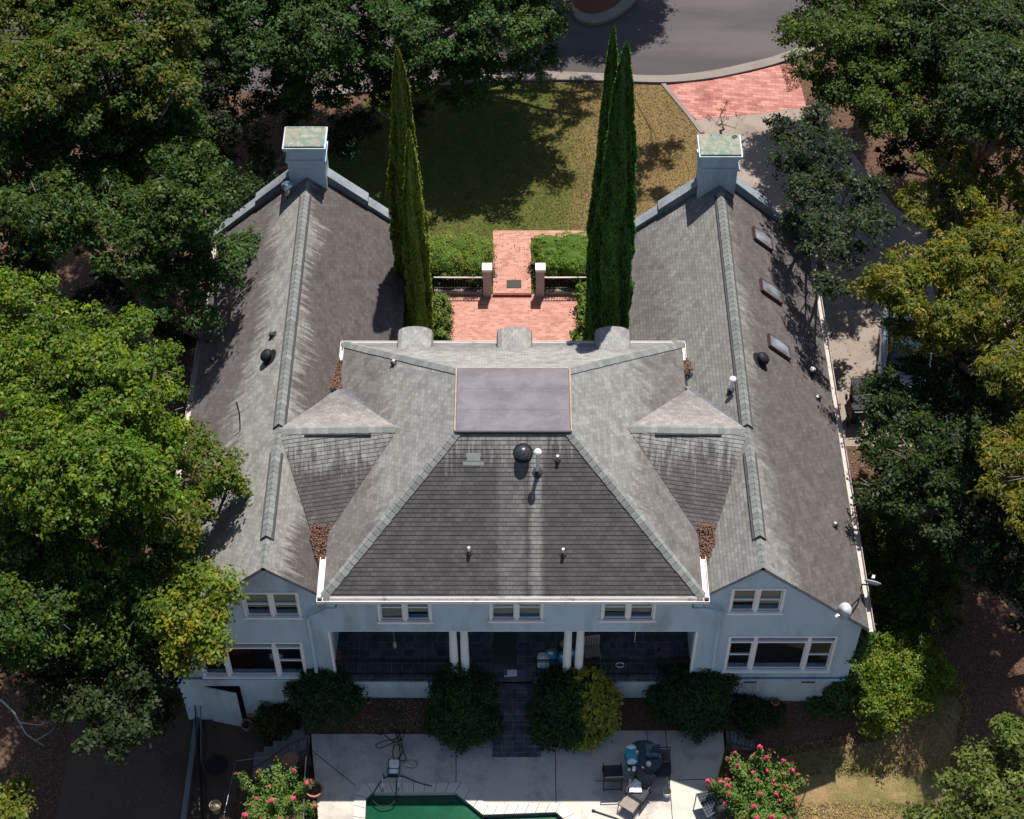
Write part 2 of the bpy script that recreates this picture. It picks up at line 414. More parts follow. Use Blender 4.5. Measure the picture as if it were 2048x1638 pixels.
# ------------------------------------------------------------------ foliage builders
def mesh_np(name, verts, quads_n, tint, mat, parent, loops=None):
    me = bpy.data.meshes.new(name); off = np.array(origin(parent)) if parent is not None else verts.mean(0)
    nv = len(verts); me.vertices.add(nv); me.vertices.foreach_set('co', (verts-off).astype(np.float32).ravel())
    me.loops.add(nv); me.loops.foreach_set('vertex_index', np.arange(nv, dtype=np.int32))
    me.polygons.add(quads_n); me.polygons.foreach_set('loop_start', np.arange(0, nv, 4, dtype=np.int32))
    me.polygons.foreach_set('loop_total', np.full(quads_n, 4, dtype=np.int32))
    me.update(calc_edges=True)
    ca = me.color_attributes.new("tint", 'FLOAT_COLOR', 'POINT'); ca.data.foreach_set('color', tint.astype(np.float32).ravel())
    me.materials.append(mat); o = bpy.data.objects.new(name, me); C.objects.link(o)
    if parent is not None: o.parent = parent
    else: o.location = Vector(off)
    return o
def unit(a): return a/np.maximum(np.linalg.norm(a, axis=1, keepdims=True), 1e-6)
def quads(c, n, Lr, Wr, tdir=None):
    N = len(c); r = RNG.normal(size=(N,3)) if tdir is None else tdir + RNG.normal(size=(N,3))*.25
    t = unit(r - n*np.sum(r*n, axis=1, keepdims=True)); b = np.cross(n, t)
    s = RNG.uniform(.5, 1.5, (N,1)); L = Lr*s; W = Wr*s; fold = n*W*.28
    q = np.stack([c-t*L*.5, c+b*W*.5+fold+t*L*.04, c+t*L*.5-n*L*.12, c-b*W*.5+fold+t*L*.04], 1)
    return q.reshape(-1,3)
def tints(N, base, var, cl=None):
    k = RNG.uniform(1-var, 1+var, (N,1)); c = np.array(base)[None,:]*k
    if cl is not None: c = c*cl
    return c
def crown_pts(lobes, clump, per, dens, low=-.55, inner=.35, sub=True):
    cs, outs, ids = [], [], []
    if sub:                                              # boughs: smaller lobes budding from each lobe
        out = []
        for (c, r, rz) in lobes:
            out.append((c, r*.72, rz*.72))
            n = max(5, int(4*PI*r*rz*.95)); d = unit(RNG.normal(size=(n*2,3))); d = d[d[:,2] > -.35][:n]
            for v in d:
                k = random.uniform(.72, 1.08); q = random.uniform(.34, .68)*min(1.15, max(.55, r/1.6))
                out.append(((c[0]+v[0]*r*k, c[1]+v[1]*r*k, c[2]+v[2]*rz*k), q, q*.62))
        lobes = out; dens = dens*.62
    k = 0
    for (c, r, rz) in lobes:
        area = 4*PI*((r*r + 2*r*rz)/3); n = max(6, int(area*dens))
        d = unit(RNG.normal(size=(n*2,3))); d = d[d[:,2] > low][:n]
        rad = 1 - inner*RNG.random((len(d),1))**1.6
        # lumpy radius: a few sine waves so the outline is uneven
        ph = RNG.uniform(0, 6.28, 6)
        lump = 1 + .13*np.sin(d[:,0:1]*4.1+ph[0]) + .12*np.sin(d[:,1:2]*5.3+ph[1]) + .09*np.sin(d[:,2:3]*6.1+ph[2]) + .07*np.sin((d[:,0:1]+d[:,1:2])*8.7+ph[3])
        p = np.array(c)[None,:] + d*rad*lump*np.array([[r, r, rz]])
        cs.append(p); outs.append(d)
    return np.concatenate(cs), np.concatenate(outs)
def leaf_cloud(name, lobes, parent, tint=(.06,.10,.02), tint2=None, leaf=(.115,.07), clump=.20, per=26, dens=11, mat='leaf',
               low=-.5, inner=.35, var=.28, upw=.8, droop=0.0, mix=.35, squash=.62, sub=None):
    if sub is None: sub = mat == 'leaf'
    cc, od = crown_pts(lobes, clump, per, dens, low, inner, sub)
    n = len(cc); N = n*per
    sz = RNG.uniform(.6, 1.35, (n,1,1))
    off = RNG.normal(size=(n,per,3))*clump*.55*sz; off[:,:,2] *= squash
    off[:,:,2] -= droop*np.linalg.norm(off[:,:,:2], axis=2)
    pos = (cc[:,None,:] + off).reshape(-1,3)
    od2 = np.repeat(od, per, 0)
    nn = unit(np.array([[0,0,upw]]) + od2*.45 + unit(off.reshape(-1,3)+1e-6)*.35 + RNG.normal(size=(N,3))*.42)
    q = quads(pos, nn, leaf[0], leaf[1])
    t2 = np.array(tint2 if tint2 is not None else tint); f = (RNG.random((n,1)) < mix)*RNG.uniform(.5,1,(n,1))
    ctint = (np.array(tint)[None,:]*(1-f) + t2[None,:]*f)*RNG.uniform(.72,1.22,(n,1))
    col = np.repeat(ctint, per, 0)*(1.12 if mat == 'leaf' else 1.0)*RNG.uniform(1-var,1+var,(N,1))
    rr = RNG.random(N); dead = rr < (.010 if mat == 'leaf' else .001); col[dead] = np.array([.13,.065,.018])
    col4 = np.concatenate([col, np.ones((N,1))], 1); col4 = np.repeat(col4, 4, 0)
    return mesh_np(name, q, N, col4, M[mat], parent)
def limbs(parent, base, lobes, r0=.28, twigs=3, name='trunk', mat='bark'):
    mb = MB(); base = Vector(base)
    cen = sum((Vector(c) for c, r, z in lobes), Vector())/len(lobes)
    fork = Vector((lerp(base.x, cen.x, .5), lerp(base.y, cen.y, .5), lerp(base.z, cen.z, .45)))
    mb.tube([base, lerp(base, fork, .5) + Vector((random.uniform(-.15,.15), random.uniform(-.15,.15), 0)), fork], [r0*1.25, r0, r0*.8], 9)
    for c, r, rz in lobes:
        c = Vector(c); mid = lerp(fork, c, .5) + Vector((random.uniform(-.3,.3), random.uniform(-.3,.3), -.25))
        mb.tube([fork, mid, c], [r0*.55, r0*.34, r0*.16], 6)
        for k in range(twigs):
            d = Vector((random.gauss(0,1), random.gauss(0,1), abs(random.gauss(.3,.6)))).normalized()
            e = c + Vector((d.x*r, d.y*r, d.z*rz))*random.uniform(.85, 1.0); m2 = lerp(c, e, .5) + Vector((0,0,.12))
            mb.tube([lerp(mid, c, random.uniform(.5,1)), m2, e], [r0*.14, r0*.08, .012], 4)
    return mb.build(name, M[mat], parent, smooth=True)
def L3(px, py, rpx, z, k=.8):
    p = P(px, py, z); r = rpx*depth(p)/FPX
    return (tuple(p), r, r*k)
def tree(name, label, cat, marks, z, group=None, tint=(.05,.085,.018), tint2=(.10,.12,.015), r0=.25, extra=(), kz=.8, base=None, ground=None, jitz=.9, twigs=5, **kw):
    lobes = [L3(m[0], m[1], m[2], (m[3] if len(m) > 3 else z + random.uniform(-jitz, jitz)), kz) for m in marks] + list(extra)
    if base is None:
        c = sum((Vector(l[0]) for l in lobes), Vector())/len(lobes); base = (c.x, c.y)
    g = zt(*base) if ground is None else ground
    t = empty(name, (base[0], base[1], g-.05), label, cat, group)
    leaf_cloud('crown' if cat == 'tree' else 'foliage', lobes, t, tint, tint2, **kw)
    limbs(t, (base[0], base[1], g-.05), lobes, r0, twigs, 'trunk' if cat == 'tree' else 'stem')
    return t
def blob(mb, c, rx, ry, rz, n=14, m=8, lump=.06):
    rings = []
    for i in range(m+1):
        a = PI*i/m*.999 + .0005
        rings.append([(c[0]+rx*math.sin(a)*math.cos(2*PI*j/n)*(1+random.uniform(-lump,lump)), c[1]+ry*math.sin(a)*math.sin(2*PI*j/n)*(1+random.uniform(-lump,lump)), c[2]+rz*math.cos(a)) for j in range(n)])
    mb.rings(rings)
M['core'] = plain('shade coloured core', (.018,.024,.010), .95, .05, var=.4)  # near-black green: inner shade put into the core colour
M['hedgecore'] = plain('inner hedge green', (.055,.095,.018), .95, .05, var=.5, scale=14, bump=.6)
def shrub(name, label, lobes, group=None, tint=(.03,.055,.015), tint2=(.045,.08,.018), leaf=(.07,.04), clump=.13, per=16, dens=48, core=.78, mat='leafdense', cat='shrub', inner=.2, **kw):
    c = sum((Vector(l[0]) for l in lobes), Vector())/len(lobes)
    zmin = min(l[0][2]-l[2] for l in lobes); g = min(zmin + .1, max(zmin-.3, zt(c.x, c.y)))
    t = empty(name, (c.x, c.y, g), label, cat, group)
    mb = MB()
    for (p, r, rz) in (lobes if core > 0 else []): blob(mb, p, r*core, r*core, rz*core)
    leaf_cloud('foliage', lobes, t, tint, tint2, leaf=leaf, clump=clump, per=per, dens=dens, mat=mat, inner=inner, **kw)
    if core > 0: mb.build('filler_core', M['hedgecore' if cat == 'hedge' else 'core'], t, smooth=True)  # solid core added behind the leaves, not real branches
    return t

# ------------------------------------------------------------------ ground sheets
def cutgrid(bm, x0, x1, y0, y1, st):
    for axis, a, b in ((0, x0, x1), (1, y0, y1)):
        k = math.ceil(a/st)*st
        while k < b:
            co = [0,0,0]; no = [0,0,0]; co[axis] = k; no[axis] = 1
            bmesh.ops.bisect_plane(bm, geom=bm.verts[:]+bm.edges[:]+bm.faces[:], plane_co=co, plane_no=no, dist=1e-5); k += st
def sheet(name, poly, dz, mat, st=1.0, zf=None, kind='structure'):
    bm = bmesh.new(); bm.faces.new([bm.verts.new((p[0], p[1], 0)) for p in poly])
    xs = [p[0] for p in poly]; ys = [p[1] for p in poly]
    if st: cutgrid(bm, min(xs), max(xs), min(ys), max(ys), st)
    for v in bm.verts: v.co.z = (zt(v.co.x, v.co.y) if zf is None else zf) + dz
    bmesh.ops.recalc_face_normals(bm, faces=bm.faces[:])
    me = bpy.data.meshes.new(name); bm.to_mesh(me); bm.free()
    if len(me.polygons) and me.polygons[0].normal.z < 0: me.flip_normals()
    me.materials.append(mat); o = bpy.data.objects.new(name, me); C.objects.link(o); tag(o, kind=kind); return o
gx = [-400,-120,-60,-36] + [i for i in range(-28, 29)] + [36,60,120,400]
gy = [-300,-80,-10,8] + [i for i in range(14, 72)] + [85,120,300,600]
vs = [(x, y, zt(x, y)) for y in gy for x in gx]; nx = len(gx)
me = bpy.data.meshes.new('ground'); me.from_pydata(vs, [], [(j*nx+i, j*nx+i+1, (j+1)*nx+i+1, (j+1)*nx+i) for j in range(len(gy)-1) for i in range(nx-1)])
me.materials.append(M['soil']); go = bpy.data.objects.new('ground', me); C.objects.link(go); tag(go, kind='structure')
def g2(*pts, z=1.0): return [tuple(P(a, b, z))[:2] for a, b in pts]
def curve(p, n=6):                                       # Catmull-Rom through marks
    out = []
    for i in range(len(p)-1):
        a = p[max(i-1,0)]; b = p[i]; c = p[i+1]; d = p[min(i+2, len(p)-1)]
        for k in range(n):
            t = k/n
            out.append(tuple(.5*((2*b[q]) + (c[q]-a[q])*t + (2*a[q]-5*b[q]+4*c[q]-d[q])*t*t + (-a[q]+3*b[q]-3*c[q]+d[q])*t**3) for q in (0,1)))
    out.append(tuple(p[-1])); return out
kerb = curve([(600,200),(800,180),(950,168),(1100,163),(1240,166),(1335,168),(1420,160),(1500,144),(1560,128),(1640,98),(1760,40),(1900,-40)], 5)
kerb_in = curve([(600,186),(800,168),(950,157),(1100,151),(1240,157),(1335,159),(1420,150),(1500,133),(1560,117),(1640,84),(1760,24),(1900,-60)], 5)
road = g2(*kerb_in) + [(24, 75), (-22, 75), (-22, g2(kerb_in[0])[0][1])]
sheet('road', road, .012, M['asphalt'], 1.0)
def ribbon(name, a, b, z0, z1, mat, zf=None, kind='structure', parent=None):
    mb = MB(); n = len(a)
    for i in range(n-1):
        za = [(zf or zt)(*q) for q in (a[i], a[i+1], b[i+1], b[i])]
        q = [(*p, h+z1) for p, h in zip((a[i], a[i+1], b[i+1], b[i]), za)]; lo = [(*p, h+z0) for p, h in zip((a[i], a[i+1], b[i+1], b[i]), za)]
        mb.face(q); mb.face([lo[0],lo[1],q[1],q[0]]); mb.face([lo[2],lo[3],q[3],q[2]])
    o = mb.build(name, mat, parent)
    if kind and parent is None: tag(o, kind=kind)
    return o
ribbon('kerb', g2(*kerb), g2(*kerb_in), -.1, .11, M['curb'])
ribbon('gutter_pan', g2(*kerb_in), g2(*[(x+ (0), y-8) for x, y in kerb_in]), -.05, .024, M['curb'])
# planted island in the road at the top
isl = curve([(1135,-60),(1142,-12),(1150,20),(1180,34),(1215,26),(1245,4),(1268,-30),(1275,-90)], 5)
isl2 = curve([(1135,-60),(1142,-12),(1148,34),(1180,52),(1222,42),(1260,16),(1288,-24),(1295,-90)], 5)
sheet('island_bed', g2(*isl), .15, M['mulchbed'], 0, 1.0)
ribbon('island_kerb', g2(*isl), g2(*isl2), -.1, .16, M['curb'])
# lawn in front of the house, bounded by the street and the brick apron
lawn = g2((640,290),(760,180),(950,171),(1100,166),(1240,169),(1325,172),(1397,262),(1400,330),(1340,520),(1290,640)) + [(5.0, 39.5), (-5.0, 39.5), (-9.0, 46.0)]
sheet('front_lawn', lawn, .02, M['lawn'], 1.0)
apron = g2((1328,172),(1420,162),(1500,146),(1562,130),(1592,128),(1612,215),(1520,228),(1392,240))
sheet('brick_driveway', apron, .03, M['brickdrive'], 1.0)
edge = [(1322,170),(1345,198),(1370,228),(1400,268)]
ribbon('driveway_edging', g2(*edge), g2(*[(x+9, y-1) for x, y in edge]), -.02, .07, M['curb'])
drv = [tuple(P(a, b, zz))[:2] for a, b, zz in ((1392,240,1),(1520,228,1),(1630,210,1),(1700,300,1),(1790,420,.9),(1990,560,.8),(2150,700,.6),(2150,900,.5),(1690,900,.4),(1640,640,.6),(1600,470,.8),(1470,420,1),(1400,300,1))]
sheet('driveway', drv, .022, M['drive'], 1.0)
# lower yards
sheet('back_lawn', [tuple(P(a, b, -1.0))[:2] for a, b in ((1540,1520),(1640,1505),(1760,1492),(1830,1440),(1880,1405),(1915,1440),(1900,1520),(1930,1620),(1960,1750),(1950,2000),(1450,2000),(1460,1660),(1500,1580))], .02, M['drylawn'], 1.0)
sheet('yard_slab', [tuple(P(a, b, -1.35))[:2] for a, b in ((110,1640),(150,1440),(240,1400),(392,1395),(398,1500),(404,1640),(410,1900),(90,1900))], .02, M['yardslab'], 1.0)
sheet('lower_yard_paving', [tuple(P(a, b, -1.3))[:2] for a, b in ((412,1440),(520,1440),(530,1500),(480,1560),(455,1640),(430,1900),(414,1640))], .02, M['yardslab'], 1.0)

# ------------------------------------------------------------------ pool terrace
DZ = -.3
def d2(*pts): return [tuple(P(a, b, DZ))[:2] for a, b in pts]
mb = MB()
left = d2((622,1461),(820,1457),(820,1586),(744,1586),(732,1597),(728,1700),(722,2000),(820,2000),(820,2250),(600,2250),(640,1700),(634,1600),(626,1520))
right = d2((820,1457),(1445,1449),(1449,1500),(1432,1560),(1440,1700),(1450,2250),(820,2250),(820,2000),(1250,2000),(1180,1700),(1127,1638),(1112,1625),(966,1630),(910,1585),(820,1586))
mb.prism(left, -1.8, DZ, sides=[0,2,3,4,5,6,8,9,10,11,12]); mb.prism(right, -1.8, DZ, sides=[0,1,2,3,4,5,7,8,9,10,11,12,13])
tag(mb.build('pool_deck', M['deck']), kind='structure')
tag(MB().prism(d2((744,1580),(920,1580),(975,1626),(1115,1620),(1140,1638),(1190,1700),(1260,2010),(715,2010),(725,1590)), -1.7, DZ-.16, sides=[]).build('pool_water', M['water']), kind='structure')
inner = d2((728,1700),(732,1597),(744,1586),(910,1585),(966,1630),(1112,1625),(1127,1638),(1180,1700))
outer = d2((704,1700),(709,1590),(732,1567),(922,1566),(976,1611),(1120,1606),(1148,1628),(1204,1698))
ribbon('pool_coping', inner, outer, -.12, .03, M['copingstone'], zf=lambda x, y: DZ)
tb = MB(); wv = d2((728,1700),(732,1597),(744,1586),(910,1585),(966,1630),(1112,1625),(1127,1638),(1180,1700))
for a, b in zip(wv[:-1], wv[1:]): tb.face([(a[0],a[1],DZ-.6),(b[0],b[1],DZ-.6),(b[0],b[1],DZ-.02),(a[0],a[1],DZ-.02)])
tag(tb.build('pool_tile_band', plain('algae stained pool tile', (.12,.15,.12), .4, .4, var=.5, scale=8)), kind='structure')
# deck joints and coping joints (narrow dark grooves)
mb = MB()
def groove(a, b, w=.012, z=DZ+.004):
    a, b = Vector(P(*a, z)), Vector(P(*b, z)); d = (b-a).normalized(); n = Vector((-d.y, d.x, 0))*w
    mb.face([a-n, b-n, b+n, a+n])
for a, b in (((912,1458),(912,1566)),((625,1502),(712,1572)),((1110,1456),(1112,1606)),((1330,1450),(1345,1640)),((1190,1562),(1262,1562)),((1355,1560),(1440,1558)),((1290,1450),(1296,1482))): groove(a, b)
for i in range(len(inner)-1):
    a, b, c, d = inner[i], inner[i+1], outer[i], outer[i+1]; L = math.dist(a, b); n = max(1, round(L/.33))
    for k in range(n):
        t = k/n; p = Vector((lerp(a[0],b[0],t), lerp(a[1],b[1],t), DZ+.034)); q = Vector((lerp(c[0],d[0],t), lerp(c[1],d[1],t), DZ+.034))
        dd = (q-p).normalized(); nn = Vector((-dd.y, dd.x, 0))*.007; mb.face([p-nn, q-nn, q+nn, p+nn])
tag(mb.build('deck_joints', M['lead']), kind='structure')
# planting beds between porch and deck
bed = MB()
for a, b in (((615,1385),(985,1462)), ((1075,1385),(1480,1455))):
    p0 = P(a[0], a[1], -.1); p1 = P(b[0], b[1], -.2)
    bed.face([(p0.x, 27.0, -.02), (p0.x, p1.y, -.28), (p1.x, p1.y, -.28), (p1.x, 27.0, -.02)][::-1])
    bed.box((p0.x, p1.y-.05, -1.5), (p1.x, p1.y, -.27)); bed.box((p0.x-.05, p1.y, -1.5), (p0.x, 27, -.03)); bed.box((p1.x, p1.y, -1.5), (p1.x+.05, 27, -.03))
tag(bed.build('planting_bed', M['soil']), kind='structure')

# ------------------------------------------------------------------ the house
RX = 6.95; RZ = 7.28; SL = .91; EX = 10.40; IX = 3.7; GF = 27.0; GO = 26.86
LF, RF = 43.15, 42.75                                   # far ends of left and right wing
MX = 5.34; MY0 = 26.5; MY1 = 36.06; EZ = 6.38; DX = 1.57; DY0 = 30.15; DY1 = 32.41; DZt = 9.26
house = empty('house', (0, 27, 0), 'large pale blue stucco house with two gabled wings, grey shingle roofs and a columned porch', 'house')

def roofplane(mb, poly, step=.127, th=.013, vref=None, updir=(0,0,1)):
    pts = [Vector(p) for p in poly]; n = (pts[1]-pts[0]).cross(pts[2]-pts[0]).normalized()
    if n.z < 0: n = -n
    up = (Vector(updir) - n*n.dot(Vector(updir))).normalized(); u = up.cross(n); o = max(pts, key=lambda p: p.z) if vref is None else Vector(vref)
    q = [((p-o).dot(u), (p-o).dot(up)) for p in pts]
    vmin = min(a[1] for a in q); vmax = max(a[1] for a in q)
    def clip(pl, v, keep):
        out = []
        for i in range(len(pl)):
            a, b = pl[i], pl[(i+1) % len(pl)]; ia = (a[1]-v)*keep >= -1e-9; ib = (b[1]-v)*keep >= -1e-9
            if ia: out.append(a)
            if ia != ib: t = (v-a[1])/(b[1]-a[1]); out.append((a[0]+(b[0]-a[0])*t, v))
        return out
    k = math.floor(vmin/step)
    while k*step < vmax - 1e-6:
        v0, v1 = k*step, (k+1)*step; s = clip(clip(q, v0, 1), v1, -1)
        if len(s) >= 3:
            P3 = lambda a, h: o + u*a[0] + up*a[1] + n*h
            f = [P3(a, .004 + th*(1-(a[1]-v0)/step)) for a in s]
            nn = (f[1]-f[0]).cross(f[2]-f[0])
            uv = [(a[0]+40, a[1]) for a in s]
            if nn.z < 0: f.reverse(); uv.reverse()
            mb.face(f, uv)
            lo = [a for a in s if abs(a[1]-v0) < 1e-6]
            if len(lo) >= 2:
                a, b = min(lo), max(lo)
                if b[0]-a[0] > 1e-4: mb.face([P3(a, 0), P3(b, 0), P3(b, .004+th), P3(a, .004+th)], [(a[0]+40, v0-.004), (b[0]+40, v0-.004), (b[0]+40, v0-.001), (a[0]+40, v0-.001)])
        k += 1
def roofpart(name, poly, mat, vref=None, label=None, updir=(0,0,1)):
    if len(poly) == 4:                                   # keep the plane true: drop the 4th corner onto the first three
        a, b, c, d = [Vector(p) for p in poly]; n = (b-a).cross(c-a); d.z = a.z - ((d.x-a.x)*n.x + (d.y-a.y)*n.y)/n.z; poly = [a, b, c, d]
    mb = MB(); roofplane(mb, poly, vref=vref, updir=updir); mb.mi = 1; mb.slab(poly, .10)
    # the slab's top sits just under the shingles
    o = mb.build(name, [mat, M['coping']], house); 
    if label: o['label'] = label
    return o
# wings
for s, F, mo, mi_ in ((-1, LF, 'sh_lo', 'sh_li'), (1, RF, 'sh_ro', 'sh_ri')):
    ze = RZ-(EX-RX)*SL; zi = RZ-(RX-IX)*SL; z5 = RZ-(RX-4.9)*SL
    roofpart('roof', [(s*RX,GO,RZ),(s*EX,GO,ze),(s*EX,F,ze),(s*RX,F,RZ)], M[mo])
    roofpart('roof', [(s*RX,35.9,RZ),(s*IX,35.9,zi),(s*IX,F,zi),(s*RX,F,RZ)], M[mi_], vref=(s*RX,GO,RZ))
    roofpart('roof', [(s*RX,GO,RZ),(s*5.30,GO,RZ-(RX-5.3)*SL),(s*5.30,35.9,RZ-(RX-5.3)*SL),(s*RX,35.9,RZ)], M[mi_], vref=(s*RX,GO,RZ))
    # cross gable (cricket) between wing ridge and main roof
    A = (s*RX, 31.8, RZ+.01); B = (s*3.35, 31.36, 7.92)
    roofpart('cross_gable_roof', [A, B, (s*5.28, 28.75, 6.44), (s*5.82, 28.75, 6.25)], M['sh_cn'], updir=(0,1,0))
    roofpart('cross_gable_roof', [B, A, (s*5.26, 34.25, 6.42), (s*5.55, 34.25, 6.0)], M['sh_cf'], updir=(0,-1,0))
    # valley tray between the wing slope and the main gutter
    tr = MB(); tr.slab([(s*5.30,26.9,5.86),(s*5.42,26.9,5.86),(s*5.80,28.9,6.27),(s*5.28,28.9,6.44)], .03)
    tr.build('valley_flashing', M['lead'], house); tr = MB(); tr.slab([(s*5.26,34.2,6.44),(s*5.50,34.2,6.0),(s*5.40,36.0,5.88),(s*5.26,36.0,5.9)], .03); tr.build('valley_flashing', M['lead'], house)
# main roof
c4 = [(-MX,MY0),(MX,MY0),(MX,MY1),(-MX,MY1)]; d4 = [(-DX,DY0),(DX,DY0),(DX,DY1),(-DX,DY1)]
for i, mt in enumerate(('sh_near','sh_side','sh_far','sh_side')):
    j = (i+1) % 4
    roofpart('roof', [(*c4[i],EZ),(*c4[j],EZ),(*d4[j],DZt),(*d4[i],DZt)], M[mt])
mb = MB(); mb.slab([(-DX-.03,DY0-.03,DZt+.06),(DX+.03,DY0-.03,DZt+.06),(DX+.03,DY1+.03,DZt+.06),(-DX-.03,DY1+.03,DZt+.06)], .12); mb.build('flat_roof', M['membrane'], house)
mb = MB()
mb.box((-DX-.07,DY0-.075,DZt-.05), (DX+.07,DY0-.032,DZt+.055)); mb.build('roof_edge', M['lead'], house); mb = MB()
for a, b in (((-DX-.09,DY0-.03),(-DX-.05,DY1+.05)), ((DX+.05,DY0-.03),(DX+.09,DY1+.05)), ((-DX-.03,DY1+.032),(DX+.03,DY1+.06))):
    mb.box((a[0],a[1],DZt-.05), (b[0],b[1],DZt+.068))
mb.build('roof_flashing', M['flash'], house)

def capstrip(a, b, n1, n2, wd=.16, th=.03, name='ridge_cap', mat=None):
    """cap shingles folded over an edge; n1/n2 are down-slope unit directions either side"""
    a, b, n1, n2 = Vector(a), Vector(b), Vector(n1).normalized(), Vector(n2).normalized(); L = (b-a).length; n = max(1, int(L/.2)); mb = MB()
    up = -(n1+n2).normalized()
    for i in range(n):
        p, q = lerp(a, b, i/n), lerp(a, b, (i+1)/n); h0, h1 = th+.014, th
        j1, j2 = random.uniform(-.008,.008), random.uniform(-.008,.008)
        for nd, j in ((n1, j1), (n2, j2)):
            f = [p+up*h0, q+up*h1, q+nd*(wd+j)+up*h1*.7, p+nd*(wd+j)+up*h0*.7]; uv = [(0,i*.2+.005),(0,i*.2+.195),(.16,i*.2+.195),(.16,i*.2+.005)]
            g = [p+nd*(wd+j)+up*h0*.7, q+nd*(wd+j)+up*h1*.7, q+nd*(wd+j)-up*.02, p+nd*(wd+j)-up*.02]
            mb.face(f, uv); mb.face(g, uv)
        for e, h in ((p, h0), (q, h1)):
            mb.face([e+n1*wd+up*h*.7, e+up*h, e+n2*wd+up*h*.7, e-up*.03], [(0,0)]*4)
    return mb.build(name, mat or M['cap'], house)
sl = Vector((SL, 0, 0))
for s, F in ((-1, LF), (1, RF)):
    d1 = (s*1, 0, -SL); d2_ = (-s*1, 0, -SL)
    capstrip((s*RX,GO,RZ), (s*RX,F-.6,RZ), d1, d2_, .15, .02)
    # raised ridge vents, with open dark slots below their edges
    for y0, y1 in ((27.9, 31.0), (31.95, 42.0)):
        slot = MB(); 
        for e in (-1, 1): 
            x = s*RX + e*.145; slot.box((x-.05, y0, RZ-.145*SL-.02), (x+.05, y1, RZ-.145*SL+.055))
        slot.build('ridge_vent_slot', M['lead'], house)
        capstrip((s*RX,y0+.0,RZ+.07), (s*RX,y1,RZ+.07), d1, d2_, .185, .035, 'ridge_vent')
    capstrip((s*(RX-.1),31.79,RZ+.02), (s*3.42,31.37,7.91), (0,-1,-.36), (0,1,-.45), .16, .03)
    sb = MB(); a = Vector((s*6.15, 31.52, RZ+.12)); b = Vector((s*4.15, 31.25, 7.77))
    sb.tube([a, b], .032, 4); sb.build('ridge_vent_slot', M['lead'], house)
    # hips of the main roof
    for (cx, cy), (dx, dy) in ((c4[0], d4[0]), (c4[3], d4[3])):
        a = Vector((s*abs(cx), cy, EZ+.02)); b = Vector((s*abs(dx), dy, DZt+.02)); ax = (b-a).normalized()
        sy = 1 if cy < 30 else -1
        nn1 = Vector((0, -sy*.789, 1)).normalized(); nn2 = Vector((s*.764, 0, 1)).normalized()
        t1 = nn1.cross(ax); t2 = nn2.cross(ax)
        if t1.z > 0: t1 = -t1
        if t2.z > 0: t2 = -t2
        capstrip(a, b, t1, t2, .165, .03, 'hip_cap')
# gutters
def gut(pts, name='gutter', w=.085, mat='gutter', parent=house):
    mb = MB()
    for i in range(len(pts)-1):
        a, b = Vector(pts[i]), Vector(pts[i+1]); d = (b-a).normalized(); n = Vector((d.y, -d.x, 0)); e = d*(.0 if i == 0 else 0)
        # open trough: outer lip, bottom, inner back
        for o0, o1, z0, z1 in ((-w, -w+.014, -.10, .02), (-w, w, -.11, -.10), (w-.014, w, -.10, .025)):
            q = [a-n*(-o0)-e, b-n*(-o0)+e, b-n*(-o1)+e, a-n*(-o1)-e]
            lo = [p + Vector((0,0,z0)) for p in q]; hi = [p + Vector((0,0,z1)) for p in q]
            mb.face(hi); mb.face(lo[::-1])
            for k in range(4): mb.face([lo[k], lo[(k+1)%4], hi[(k+1)%4], hi[k]])
    return mb.build(name, M[mat], parent)
gut([(-MX-.15,MY0-.09,EZ),(MX+.15,MY0-.09,EZ)]); gut([(-MX-.12,MY1+.05,EZ),(MX+.12,MY1+.05,EZ)], w=.045)
for s in (-1, 1):
    gut([(s*(MX+.08),MY0-.17,EZ),(s*(MX+.08),27.85,EZ)]); gut([(s*(MX+.06),35.45,EZ),(s*(MX+.06),MY1+.0,EZ)], w=.055)
    gut([(s*(EX+.08),GO-.02,RZ-(EX-RX)*SL+.0),(s*(EX+.08),(LF if s<0 else RF),RZ-(EX-RX)*SL)], mat='gutter_old')

# front wall with real openings
def roofline(x):
    ax = abs(x)
    if ax < 5.32: return 6.30
    return RZ - abs(ax-RX)*SL - .06
def facade(holes, x0, x1, zb, ztop, y0, y1, name, mat, breaks=()):
    xs = sorted(set([x0, x1] + [h[0] for h in holes] + [h[1] for h in holes] + [b for b in breaks if x0 < b < x1])); mb = MB()
    for i in range(len(xs)-1):
        a, b = xs[i]+1e-6, xs[i+1]-1e-6; m = (a+b)/2
        hs = sorted([(h[2], h[3]) for h in holes if h[0] < m < h[1]]); z = zb; segs = []
        for h0, h1 in hs:
            if h0 > z: segs.append(((z, z), (h0, h0)))
            z = h1
        segs.append(((z, z), (ztop(a), ztop(b))))
        a, b = xs[i], xs[i+1]
        for (l0, l1), (u0, u1) in segs:
            mb.face([(a,y0,l0),(b,y0,l1),(b,y0,u1),(a,y0,u0)]); mb.face([(b,y1,l1),(a,y1,l0),(a,y1,u0),(b,y1,u1)])
    for h in holes:
        mb.face([(h[0],y0,h[2]),(h[0],y1,h[2]),(h[0],y1,h[3]),(h[0],y0,h[3])]); mb.face([(h[1],y1,h[2]),(h[1],y0,h[2]),(h[1],y0,h[3]),(h[1],y1,h[3])])
        mb.face([(h[0],y0,h[2]),(h[1],y0,h[2]),(h[1],y1,h[2]),(h[0],y1,h[2])]); mb.face([(h[0],y1,h[3]),(h[1],y1,h[3]),(h[1],y0,h[3]),(h[0],y0,h[3])])
    return mb.build(name, mat, house)
